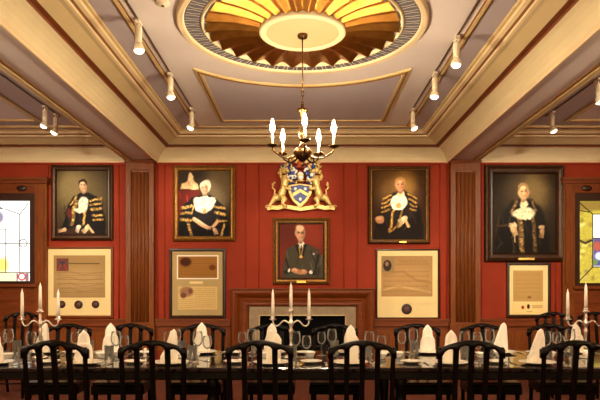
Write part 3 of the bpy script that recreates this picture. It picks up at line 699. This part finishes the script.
# ------------------------------------------------------------------ ceiling rose
cr = thing('ceiling_rose', 'large round gilded fan ceiling rose above the chandelier', 'ceiling rose', (RC[0], RC[1], ZC-.008))
def ring(prof, key, seg=96):
    q = MB(); n = len(prof); vs = []
    for r, z in prof:
        for i in range(seg): a = 2*PI*i/seg; vs.append((r*math.cos(a), r*math.sin(a), z))
    fs = [(k*seg+i, k*seg+(i+1) % seg, (k+1)*seg+(i+1) % seg, (k+1)*seg+i) for k in range(n-1) for i in range(seg)]
    return q.add(vs, fs, key, True)
ring([(1.19, 0), (1.185, -.03), (1.165, -.045), (1.145, -.03), (1.135, -.04), (1.12, -.03), (1.115, -.012)], 'pale').build('outer_moulding', cr)
q = ring([(1.118, -.014), (.955, -.014)], 'ringblue')
for k in range(120):
    a = 2*PI*k/120; ca_, sa = math.cos(a), math.sin(a); t = Vector((-sa, ca_)); wv = .0036
    d = .03*(1 if k % 2 else -1)
    vs = []
    for r in (.975, 1.045, 1.105):
        aa = a+(d*.35 if r == 1.045 else 0); e = Vector((math.cos(aa), math.sin(aa)))*r
        vs += [(e.x+t.x*wv, e.y+t.y*wv, -.022), (e.x-t.x*wv, e.y-t.y*wv, -.022)]
    q.add(vs, [(0, 1, 3, 2), (2, 3, 5, 4)], 'white')
q.build('leaf_band', cr)
ring([(.965, -.008), (.962, -.03), (.95, -.038), (.94, -.03), (.936, -.004)], 'cream').build('scalloped_rim', cr)
q = MB(); NF = 26; sub = 16; seg = NF*sub; rows = 12; vs = []
for j in range(rows+1):
    t = j/rows
    for i in range(seg):
        ph = (i % sub)/sub; a = 2*PI*i/seg
        ro = .938-.03*(4*ph*(1-ph))**.8          # scalloped outer edge
        r = .385+(ro-.385)*t
        tri = 1-abs(2*ph-1); dep = .9*tri+.1*(4*ph*(1-ph))                      # 0 on the ridge, 1 mid-flute
        z = -.062+.02*math.sin(t*PI)+.062*dep*(.35+.65*t)
        vs.append((r*math.cos(a), r*math.sin(a), min(z, -.002)))
fs = [(j*seg+i, j*seg+(i+1) % seg, (j+1)*seg+(i+1) % seg, (j+1)*seg+i) for j in range(rows) for i in range(seg)]
q.add(vs, fs, 'gold_leaf', True); q.build('fluted_fan', cr)
ring([(.41, -.03), (.415, -.07), (.395, -.085), (.375, -.075), (.36, -.085), (.345, -.07)], 'pale').build('inner_moulding', cr)
ring([(.35, -.072), (.2, -.078), (.001, -.08)], 'disc', 48).build('centre_disc', cr)

# ------------------------------------------------------------------ chandelier
ch = thing('chandelier', 'five arm brass chandelier with lit candle bulbs hanging from the ceiling rose', 'chandelier', (RC[0], RC[1], 2.48))
z0 = 2.48
q = MB(); q.lathe([(.0, 1.27), (.012, 1.245), (.045, 1.235), (.05, 1.255), (.05, 1.265)][::-1], 'brass', seg=20); q.build('ceiling_cup', ch)
q = MB(); q.tube([(0, 0, .78), (0, 0, 1.25)], .006, 'brass', 8)
for k in range(4):
    zc = .76-.055*k
    pts = [((.014*math.cos(a) if k % 2 else 0), (0 if k % 2 else .014*math.cos(a)), zc+.034*math.sin(a)) for a in [2*PI*i/12 for i in range(12)]]
    q.tube(pts, .0045, 'brass', 6, closed=True)
q.build('chain', ch)
q = MB(); q.lathe([(0, 0), (.012, .005), (.02, .025), (.01, .045), (.03, .06), (.065, .09), (.09, .13), (.085, .16), (.05, .185), (.025, .21), (.018, .26), (.035, .29), (.04, .32), (.02, .36), (.014, .44), (.02, .50), (.045, .53), (.05, .55), (.02, .565), (.012, .6), (0, .61)], 'brass', seg=24)
q.build('central_stem', ch)
angs = [math.radians(-86+72*k) for k in range(5)]
for a in angs:
    c, s = math.cos(a), math.sin(a)
    q = MB()
    pth = [(.05, .12), (.10, .085), (.155, .07), (.21, .078), (.25, .1), (.285, .12), (.302, .14), (.305, .165)]
    q.tube([(r*c, r*s, z) for r, z in pth], [.010, .010, .009, .008, .008, .008, .008, .009], 'brass', 8)
    q.tube([(r*c, r*s, z) for r, z in ((.22, .082), (.2, .12), (.17, .135), (.155, .115), (.17, .1))], [.008, .008, .007, .006, .005], 'brass', 8)
    arm = q.build('arm', ch)
    p = (.305*c, .305*s, 0)
    MB().lathe([(.012, .16), (.03, .165), (.052, .178), (.054, .184), (.03, .176), (.012, .174)], 'brass', p, 18).build('drip_pan', arm)
    MB().lathe([(.0115, .176), (.0115, .30), (.0, .30)], 'sleeve', p, 12).build('candle_sleeve', arm)
    MB().lathe([(.008, .30), (.016, .315), (.023, .335), (.0225, .36), (.013, .395), (.004, .425), (0, .43)], 'bulb', p, 12).build('candle_bulb', arm)

for x, y, lab in ((0, 1.3, 'added unseen brass fill chandelier hanging above the camera'), (-4.6, 4.3, 'farther added unseen brass fill chandelier in the left bay'), (4.6, 4.3, 'farther added unseen brass fill chandelier in the right bay'), (-4.6, .8, 'nearer added unseen brass fill chandelier in the left bay'), (4.6, .8, 'nearer added unseen brass fill chandelier in the right bay')):
    dup(ch, (x, y, 2.555 if x == 0 else 2.563), .4, lab)  # unseen chandelier copies, added as fill light for the table and bays

# ------------------------------------------------------------------ light tracks and spotlights
def lamp(kind, name, loc, power, color=(1, .87, .68), parent=None, target=None, size=math.radians(40), blend=.6, rad=.03):
    l = bpy.data.lights.new(name, kind); l.energy = power; l.color = color; l.shadow_soft_size = rad
    o = bpy.data.objects.new(name, l); COL.objects.link(o); o.location = loc
    if kind == 'SPOT':
        l.spot_size = size; l.spot_blend = blend
        d = Vector(target)-Vector(loc); o.rotation_euler = d.to_track_quat('-Z', 'Y').to_euler()
    return o
tracks = [('left of the ceiling rose', -1.535, YR+.2, 8.55), ('right of the ceiling rose', 1.535, YR+.2, 8.55), ('in the left bay', -3.54, YR+.2, 8.75), ('in the right bay', 3.54, YR+.2, 8.75)]
for lab, x, ya, yb in tracks:
    zt = ZC-.008 if abs(x) < 2 else ZC
    o = MB().box(x-.008, x+.008, ya, yb, zt-.012, zt, 'track').build('light_track')
    tag(o, f'thin black ceiling light track {lab}', 'light track')
spots = [  # x, y, target(px,py), watts, label
    (-1.535, 5.62, (186, 196), 26, 'nearest white track spotlight left of the ceiling rose'),
    (-1.535, 6.98, (204, 203), 30, 'middle white track spotlight on the left track'),
    (-1.535, 8.32, (302, 250), 12, 'farthest white track spotlight on the left track, near the cornice'),
    (1.535, 5.98, (302, 190), 34, 'nearest white track spotlight right of the ceiling rose'),
    (1.535, 6.96, (399, 200), 30, 'middle white track spotlight on the right track'),
    (1.535, 8.34, (404, 270), 10, 'farthest white track spotlight on the right track, near the cornice'),
    (-3.54, 8.25, (82, 200), 16, 'white spotlight at the end of the left bay track, the left of the two'),
    (-3.54, 8.6, (80, 285), 10, 'white spotlight at the end of the left bay track, closest to the wall'),
    (3.54, 8.5, (524, 205), 15, 'white spotlight at the end of the right bay track'),
    (3.54, 7.19, (528, 290), 16, 'white spotlight in the right bay at the right photo edge')]
spots += [(-1.535, 2.3, (250, 352), 30, 'added unseen fill spotlight above the camera, on the left track'), (1.535, 2.3, (355, 352), 30, 'added unseen fill spotlight above the camera, on the right track'),  # from here on: unseen spotlights added to brighten table, documents and side bays
          (-1.535, 4.2, (170, 330), 24, 'added unseen fill spotlight over the near table edge, on the left track'), (1.535, 4.2, (440, 330), 24, 'added unseen fill spotlight over the near table edge, on the right track'),
          (-3.54, 5.4, (76, 270), 34, 'added unseen fill spotlight in the left bay, in front of the framed parchment'), (3.54, 5.4, (528, 270), 34, 'added unseen fill spotlight in the right bay, in front of the small document'),
          (-3.54, 2.8, (60, 345), 30, 'added unseen fill spotlight in the left bay, nearest the camera'), (3.54, 2.8, (545, 345), 30, 'added unseen fill spotlight in the right bay, nearest the camera')]
for x, y, tg, pw, lab in spots:
    zt = (ZC-.008 if abs(x) < 2 else ZC)-.012
    t = thing('track_spotlight', lab, 'spotlight', (x, y, zt), group='white ceiling track spotlights')
    MB().box(-.02, .02, -.06, .06, -.022, 0, 'fixture').build('track_adapter', t)
    q = MB(); q.lathe([(.008, -.05), (.008, -.02)], 'fixture', seg=10); q.lathe([(0, -.2), (.028, -.2), (.033, -.19), (.033, -.06), (.028, -.05), (0, -.05)], 'fixture', seg=18); q.build('transformer_body', t)
    tx, tz = X(tg[0]), Z(tg[1])
    dv = Vector((tx-x, YW-y, tz-(zt-.24))).normalized()
    tilt = Vector((-.45*(1 if x > 0 else -1)*(-1 if y > 7 else .25), dv.y*.25-.25, -1)).normalized()
    rot = tilt.to_track_quat('-Z', 'Y').to_matrix().to_4x4()
    q = MB(); q.T = Matrix.Translation((0, 0, -.225)) @ rot
    q.lathe([(0, .03), (.022, .03), (.036, .01), (.05, -.03), (.053, -.05), (.048, -.05), (.034, -.02), (0, -.015)], 'fixture', seg=18); q.build('lamp_head', t)
    q = MB(); q.T = Matrix.Translation((0, 0, -.225)) @ rot
    q.ell((0, 0, -.048), .044, .044, .03, 'spotbulb'); q.build('lit_lamp', t)
    src = Vector((x, y, zt-.225))+tilt*.09
    lamp('SPOT', 'spot_beam', tuple(src), pw*(4.2 if 5.5 < y < 8 else 2.2), target=(tx, YW, tz), size=math.radians(44 if y > 8 else (17 if y > 5.5 else 62)), blend=.9, rad=.03)
# small round ceiling sensor
dz = ZC-.008
yS = (dz-1.3)*600/(290-2)
t = thing('smoke_detector', 'small round cream smoke detector on the ceiling left of the ceiling rose', 'smoke detector', ((163-302.5)*yS/600, yS, dz))
MB().lathe([(0, 0), (.06, 0), (.06, -.018), (.045, -.03), (0, -.034)][::-1], 'fixture', seg=20).build('housing', t)
MB().lathe([(0, -.032), (.012, -.033), (.012, -.04), (0, -.041)][::-1], 'track', seg=12).build('sensor_cap', t)

# ------------------------------------------------------------------ dining table
TZ = .75; TY0, TY1 = 4.25, 5.45
tb = thing('dining_table', 'long polished dark dining table laid for a banquet', 'table', (0, 4.85, 0))
MB().box(-3.35, 3.35, TY0-4.85, TY1-4.85, .715, TZ, 'table').build('table_top', tb, bevel=.008)
q = MB()
for y in (-.52, .50): q.box(-3.2, 3.2, y, y+.025, .66, .715, 'apron'); q.tube([(-3.2, y+.0125, .66), (3.2, y+.0125, .66)], .012, 'table', 8)
for x in (-3.2, 3.175): q.box(x, x+.025, -.5, .5, .66, .715, 'apron')
q.build('apron', tb)
for x in (-3.1, -.66, .72, 3.1):
    for y in (-.44, .44):
        MB().lathe([(.025, 0), (.03, .06), (.022, .1), (.035, .3), (.042, .5), (.03, .56), (.045, .58), (.045, .715)], 'apron', (x, y, 0), 14).build('leg', tb)

# ------------------------------------------------------------------ chairs
def make_chair():
    """seat in front (+Y), back at Y=0"""
    t = thing('dining_chair', '', 'chair')
    W = .215
    def top(x): return .972-.058*(abs(x)/W)**1.7
    xs_m = [-.2, -.1, 0, .1, .2]          # posts and slats
    def back_y(z): return -.05*max(0, (z-.45)/.5)**1.3
    q = MB(); N = 60; vs = []; fs = []
    for i in range(N+1):
        x = -W-.008+(2*W+.016)*i/N
        zt = top(min(abs(x), W))
        k = min(range(4), key=lambda j: abs(x-(xs_m[j]+xs_m[j+1])/2)); xc = (xs_m[k]+xs_m[k+1])/2; u = min(1, abs(x-xc)/.038)
        zb = zt-.027-.034*(1-math.sqrt(max(0, 1-u*u)))
        y = back_y(zt)+.012-.02*(1-(x/W)**2)
        for yy, zz in ((y-.016, zb), (y-.02, zt-.008), (y, zt+.004), (y+.018, zt-.008), (y+.016, zb)): vs.append((x, yy, zz))
    for i in range(N):
        for k in range(5):
            j = (k+1) % 5; fs.append((i*5+k, i*5+j, i*5+5+j, i*5+5+k))
    fs += [(0, 1, 2, 3, 4), tuple(N*5+k for k in (4, 3, 2, 1, 0))]
    q.add(vs, fs, 'black_wood', True); q.build('crest_rail', t)
    for x in (-.1, 0, .1):
        q = MB(); pts = []; n = 10; vs = []; fs = []
        for i in range(n+1):
            z = .475+(top(x)-.03-.475)*i/n; y = back_y(z)-.02*(1-(x/W)**2)*i/n+.012*i/n
            wv = .0165+.003*abs(i/n-.4)
            for a, c in ((-wv, -.009), (wv, -.009), (wv, .009), (-wv, .009)): vs.append((x+a, y+c, z))
        for i in range(n):
            for k in range(4): j = (k+1) % 4; fs.append((i*4+k, i*4+j, i*4+4+j, i*4+4+k))
        fs += [(0, 1, 2, 3), tuple(n*4+k for k in (3, 2, 1, 0))]
        q.add(vs, fs, 'black_wood'); q.build('slat', t)
    for s in (-1, 1):
        q = MB(); zz = [0, .2, .42, .47, .6, .75, .88, .925]
        q.tube([(s*(.19+.012*min(1, z/.9)), back_y(z)-.06*max(0, 1-z/.45)**1.5+.004, z) for z in zz], [.016, .018, .021, .021, .018, .016, .016, .017], 'black_wood', 8); q.build('leg', t)
        q = MB(); q.lathe([(.014, 0), (.018, .04), (.016, .1), (.02, .3), (.022, .43)], 'black_wood', (s*.2, .40, 0), 12); q.build('leg', t)
    q = MB(); q.box(-.235, .235, .02, .43, .365, .445, 'black_wood'); q.box(-.205, .205, -.01, .02, .37, .445, 'black_wood'); q.build('seat_frame', t, bevel=.008)
    q = MB(); q.box(-.23, .23, .02, .43, .445, .475, 'leather'); q.build('seat', t, bevel=.012)
    q = MB(); q.tube([(-.19, -.03, .2), (.19, -.03, .2)], .01, 'black_wood'); q.tube([(-.2, .4, .17), (.2, .4, .17)], .01, 'black_wood')
    for s in (-1, 1): q.tube([(s*.192, -.03, .16), (s*.2, .4, .16)], .01, 'black_wood')
    q.build('stretcher', t)
    return t
chair0 = make_chair()
ORD = ['first', 'second', 'third', 'fourth', 'fifth', 'sixth', 'seventh', 'eighth']
near_ch = [(56, 0), (153, 1), (260, 2), (362, 3), (470, 4), (574, 5)]
first = True
for px, i in near_ch:
    x = (px-302.5)*3.93/600
    lab = f'dark wooden slat back chair on the camera side of the table, {ORD[i]} from the left'
    loc = (x, 3.95, 0); rz = random.uniform(-.05, .05)
    if first: chair0.location = loc; chair0.rotation_euler = (0, 0, rz); chair0['label'] = lab; chair0['group'] = 'chairs on the camera side of the table'; first = False
    else: dup(chair0, loc, rz, lab, group='chairs on the camera side of the table')
far_x = [-2.27, -1.67, -.97, -.30, .31, 1.11, 1.745, 2.40]
for i, x in enumerate(far_x):
    dup(chair0, (x, 5.78, 0), PI+random.uniform(-.06, .06), f'dark wooden slat back chair on the far side of the table, {ORD[i]} from the left', group='chairs on the far side of the table')
for x, y, lab in ((-3.56, 7.6, 'dark wooden chair standing away from the table, under the left window'),
               (3.2, 7.6, 'dark wooden chair standing away from the table, in front of the small framed document'),
               (3.74, 7.6, 'dark wooden chair standing away from the table, at the right photo edge')):
    dup(chair0, (x, y, 0), PI, lab, 1.05, group='chairs standing back from the table')

# ------------------------------------------------------------------ tableware prototypes
def napkin_mb(kind):
    q = MB(); n = 20
    def loft(secs, key='linen'):
        vs = []; fs = []
        for z, rx, ry, ox, oy, cr in secs:
            for i in range(n):
                a = 2*PI*i/n; w = 1-cr*max(0, math.cos(a+PI/2))**6      # a crease down the front
                vs.append((ox+rx*math.cos(a), oy+ry*math.sin(a)*w, z))
        for k in range(len(secs)-1):
            for i in range(n): j = (i+1) % n; fs.append((k*n+i, k*n+j, (k+1)*n+j, (k+1)*n+i))
        fs += [tuple(reversed(range(n))), tuple(range((len(secs)-1)*n, len(secs)*n))]
        q.add(vs, fs, key, True)
    if kind == 0:
        loft([(0, .052, .04, 0, 0, .3), (.07, .05, .038, 0, 0, .4), (.14, .047, .032, 0, 0, .5), (.19, .043, .024, 0, .002, .5), (.215, .034, .016, 0, .003, .3), (.25, .003, .003, 0, .003, 0)])
        loft([(0, .068, .05, 0, -.004, .5), (.05, .068, .048, 0, -.005, .6), (.11, .062, .042, .002, -.006, .6), (.14, .05, .03, .004, -.01, .5), (.152, .03, .012, .006, -.02, .3)])
    elif kind == 1:
        loft([(0, .05, .044, 0, 0, .3), (.08, .052, .044, 0, 0, .4), (.15, .052, .034, 0, 0, .5), (.19, .04, .024, -.012, 0, .5), (.225, .022, .014, -.02, 0, .3), (.24, .003, .003, -.024, 0, 0)])
        loft([(0, .054, .046, .002, -.004, .4), (.1, .05, .04, .008, -.006, .4), (.17, .036, .024, .026, -.008, .4), (.2, .016, .012, .028, -.008, .2), (.212, .003, .003, .03, -.008, 0)])
    else:
        loft([(0, .062, .05, 0, 0, .3), (.07, .058, .044, .004, 0, .4), (.13, .046, .036, .012, 0, .4), (.19, .034, .028, .022, 0, .3), (.235, .022, .016, .026, 0, .2), (.252, .004, .004, .03, 0, 0)])
        loft([(0, .07, .046, -.006, -.004, .5), (.05, .066, .044, -.004, -.005, .6), (.085, .05, .03, 0, -.012, .6), (.1, .03, .014, .002, -.02, .3)])
    return q
def proto(fn):
    return fn
meshes = {}
def inst(key, name, make, loc, label, cat, group, rz=0, scale=1):
    """one mesh per kind, every copy an object of its own"""
    if key not in meshes:
        o = make().build(name); meshes[key] = o
    else:
        o = meshes[key].copy(); COL.objects.link(o)
    o.location = loc; o.rotation_euler = (0, 0, rz); o.scale = (scale,)*3
    return tag(o, label, cat, group)
def plate_mb(r):
    k = r/.138
    return MB().lathe([(0, 0), (.08*k, 0), (.135*k, .016), (.138*k, .019), (.134*k, .021), (.088*k, .006), (0, .005)], 'china', seg=32)
def wine_mb(h=.205, r=.038):
    q = MB()
    q.lathe([(0, 0), (.034, 0), (.034, .002), (.012, .005), (.0045, .012), (.004, h*.45), (.008, h*.475), (r*.75, h*.56), (r, h*.68), (r*.96, h*.85), (r*.84, h),
             (r*.84-.0012, h), (r*.96-.0014, h*.85), (r-.0016, h*.68), (r*.75-.0016, h*.57), (.006, h*.492), (0, h*.487)], 'glass', seg=20)
    return q
def tumbler_mb():
    return MB().lathe([(0, 0), (.03, 0), (.033, .003), (.036, .125), (.0345, .125), (.0315, .012), (0, .011)], 'glass', seg=20)
def knife_mb():
    q = MB(); q.prism([(-.0085, 0), (-.0105, .06), (-.006, .09), (.006, .09), (.0105, .06), (.0085, 0)], 0, .006, 'silver', 'xy')
    q.prism([(-.006, .09), (-.009, .1), (-.009, .19), (-.002, .215), (.006, .2), (.007, .1), (.006, .09)], .002, .004, 'silver', 'xy'); return q
def fork_mb():
    q = MB(); q.prism([(-.008, 0), (-.01, .03), (-.0035, .08), (-.003, .125), (-.012, .14), (-.012, .15), (.012, .15), (.012, .14), (.003, .125), (.0035, .08), (.01, .03), (.008, 0)], 0, .004, 'silver', 'xy')
    for k in range(4): q.box(-.012+k*.0069, -.0087+k*.0069, .15, .195, .001, .004, 'silver')
    return q
def spoon_mb():
    q = MB(); q.prism([(-.007, 0), (-.009, .03), (-.003, .1), (.003, .1), (.009, .03), (.007, 0)], 0, .004, 'silver', 'xy'); q.ell((0, .125, .006), .017, .03, .006, 'silver'); return q
def bowl_mb():
    return MB().lathe([(0, 0), (.03, 0), (.032, .006), (.044, .035), (.048, .045), (.045, .045), (.04, .034), (.028, .01), (0, .009)], 'china', seg=24)
def cruet_mb():
    q = MB(); q.lathe([(0, 0), (.02, 0), (.021, .006), (.014, .02), (.018, .04), (.015, .055), (0, .055)], 'silver', seg=16); q.lathe([(.015, .055), (.016, .06), (.01, .075), (.003, .08), (0, .08)], 'silver', seg=16); return q

near_x = [-2.29, -1.62, -.98, -.228, .35, 1.10, 1.75]
far_nx = [-2.27, -1.665, -.88, -.262, .415, 1.087, 1.72, 2.385]
nkind = [0, 0, 2, 1, 1, 0, 2]
fkind = [2, 0, 0, 0, 0, 0, 2, 0]
def seat_text(row, i):
    if row == 'near':
        if i == 0: return 'at the left photo edge on the near side'
        return f'before the {ORD[i-1]} near chair from the left'
    return f'before the {ORD[i]} far chair from the left'
for row, xs, yc, kinds in (('near', near_x, 4.46, nkind), ('far', far_nx, 5.22, fkind)):
    s = 1 if row == 'near' else -1     # far seats face the camera: left and right swap
    rz0 = 0 if row == 'near' else PI
    for i, x in enumerate(xs):
        tx = seat_text(row, i); jit = random.uniform(-.01, .01)
        inst('plate', 'dinner_plate', lambda: plate_mb(.138), (x, yc, TZ+.001), f'white dinner plate {tx}', 'plate', f'{row} side dinner plates')
        inst(f'nap{kinds[i]}', 'folded_napkin', lambda: napkin_mb(kinds[i]), (x+jit, yc, TZ+.0075), f'white folded napkin standing on the plate {tx}', 'napkin', f'{row} side napkins', rz0*0+random.uniform(-.35, .35), random.uniform(.96, 1.04))
        inst('side', 'side_plate', lambda: plate_mb(.082), (x-s*.285, yc+s*.05, TZ+.001), f'small white side plate {tx}', 'plate', f'{row} side plates')
        inst('fork', 'fork', fork_mb, (x-s*.175, yc-s*.1, TZ+.001), f'silver fork left of the plate {tx}', 'fork', f'{row} side forks', rz0)
        inst('knife', 'knife', knife_mb, (x+s*.165, yc-s*.1, TZ+.001), f'silver knife right of the plate {tx}', 'knife', f'{row} side knives', rz0)
        inst('spoon', 'spoon', spoon_mb, (x+s*.192, yc-s*.1, TZ+.001), f'silver spoon beside the knife {tx}', 'spoon', f'{row} side spoons', rz0)
        gx = x+s*(.2+jit); gy = yc+s*.165
        inst('wine', 'wine_glass', lambda: wine_mb(.225, .040), (gx-s*.035, gy+s*.075, TZ+.0005), f'tall clear wine glass, the larger one {tx}', 'wine glass', f'{row} side tall wine glasses')
        inst('wine2', 'wine_glass', lambda: wine_mb(.195, .036), (gx+s*.05, gy+s*.01, TZ+.0005), f'shorter clear wine glass {tx}', 'wine glass', f'{row} side short wine glasses')
        inst('tumbler', 'water_tumbler', tumbler_mb, (gx-s*.06, gy-s*.015, TZ+.0005), f'clear straight water tumbler {tx}', 'glass', f'{row} side tumblers')
# white bowls and salt cellars down the middle of the table
mid = [(-2.36, 4.80), (-2.27, 4.92), (-1.63, 4.86), (-1.52, 4.96), (-.97, 4.84), (-.86, 4.76), (-.31, 4.86), (.06, 4.90), (.63, 4.80), (.78, 4.90), (1.45, 4.86), (1.62, 4.93), (2.02, 4.90)]
mids = ['by the left candelabra at the photo edge', 'just left of the left candelabra', 'in mid table behind the first near chair', 'in mid table left of the second near chair', 'in mid table behind the second near chair', 'in mid table right of the second near chair', 'left of the central candelabra', 'right of the central candelabra', 'in mid table right of the fourth near chair', 'in mid table between the fourth and fifth near chairs', 'in mid table right of the fifth near chair', 'in mid table left of the sixth near chair', 'left of the right candelabra']
for (x, y), tx in zip(mid, mids):
    inst('bowl', 'small_bowl', bowl_mb, (x, y, TZ+.0005), f'small white china bowl {tx}', 'bowl', 'small white bowls')
for x, y, tx in ((-1.28, 4.88, 'between the first and second near chairs'), (-.5, 4.9, 'left of the central candelabra'), (.5, 4.92, 'right of the central candelabra'), (1.3, 4.95, 'near the fifth near chair')):
    inst('cruet', 'salt_cellar', cruet_mb, (x, y, TZ+.0005), f'small silver salt cellar {tx}', 'salt cellar', 'salt cellars')

# ------------------------------------------------------------------ candelabra and candles
def make_candelabra():
    t = thing('candelabra', '', 'candelabra')
    MB().lathe([(0, 0), (.062, 0), (.064, .008), (.05, .018), (.03, .026), (.016, .05), (.012, .07), (0, .07)], 'silver', seg=24).build('base', t)
    MB().lathe([(.012, .065), (.02, .085), (.012, .1), (.009, .13), (.014, .2), (.018, .225), (.01, .245), (.016, .262), (.022, .28), (.016, .3), (.01, .315), (.016, .335), (.01, .35), (.012, .368), (.028, .376), (.028, .380), (.013, .384), (.0175, .39), (.0175, .402), (.0, .402)], 'silver', seg=20).build('stem', t)
    for s in (-1, 1):
        q = MB()
        q.tube([(s*a, 0, z) for a, z in ((.012, .275), (.03, .292), (.05, .303), (.068, .298), (.084, .28), (.1, .264), (.118, .258), (.134, .266), (.144, .284), (.146, .305))], [.006, .0065, .0065, .006, .006, .006, .006, .006, .006, .007], 'silver', 8)
        arm = q.build('arm', t)
        MB().lathe([(.008, .3), (.012, .306), (.028, .312), (.028, .316), (.013, .318), (.0175, .325), (.0175, .337), (0, .337)], 'silver', (s*.146, 0, 0), 18).build('drip_pan', arm)
    return t
cd0 = make_candelabra()
def candle_mb(h):
    return MB().lathe([(0, 0), (.0135, 0), (.0125, h*.5), (.0105, h*.84), (.0085, h*.86), (.0045, h*.93), (.0016, h), (0, h)], 'wax', seg=14)
cds = [(-2.12, 'left'), (-.093, 'central'), (2.29, 'right')]
for i, (x, nm) in enumerate(cds):
    lab = {'left': 'silver three light candelabra on the table near the left window', 'central': 'silver three light candelabra on the table before the fireplace', 'right': 'silver three light candelabra on the table near the right window'}[nm]
    if i == 0: c = cd0; c.location = (x, 4.85, TZ+.0005); c['label'] = lab; c['group'] = 'candelabra'
    else: dup(cd0, (x, 4.85, TZ+.0005), 0, lab, group='candelabra')
    for k, (dx, z, h, ww) in enumerate(((-.146, .337, .222, 'left arm'), (0, .402, .208, 'middle holder'), (.146, .337, .222, 'right arm'))):
        inst('candle%d' % (k == 1), 'candle', lambda: candle_mb(h), (x+dx, 4.85, TZ+.001+z), f'white unlit candle in the {ww} of the {nm} candelabra', 'candle', 'white table candles')

# ------------------------------------------------------------------ light and camera
wd = bpy.data.worlds.new('room_air'); sc.world = wd; wd.use_nodes = True
bgn = wd.node_tree.nodes['Background']; bgn.inputs['Color'].default_value = (*s2l((255, 214, 160)), 1); bgn.inputs['Strength'].default_value = .23

cam = bpy.data.cameras.new('camera'); co = bpy.data.objects.new('camera', cam); COL.objects.link(co); sc.camera = co
co.location = (0, 0, 1.3); co.rotation_euler = (PI/2, 0, 0)
cam.lens = 36; cam.sensor_width = 36; cam.sensor_fit = 'HORIZONTAL'
cam.shift_x = -2.5/600; cam.shift_y = 90/600; cam.clip_start = .05
vs_ = sc.view_settings; vs_.view_transform = 'Standard'; vs_.look = 'None'; vs_.gamma = 1; vs_.use_curve_mapping = False; vs_.exposure = 2.2
sc.cycles.use_denoising = True
sc.cycles.max_bounces = 10; sc.cycles.transmission_bounces = 10; sc.cycles.transparent_max_bounces = 10; sc.cycles.diffuse_bounces = 5
sc.cycles.sample_clamp_indirect = 6; sc.cycles.caustics_refractive = False; sc.cycles.caustics_reflective = False
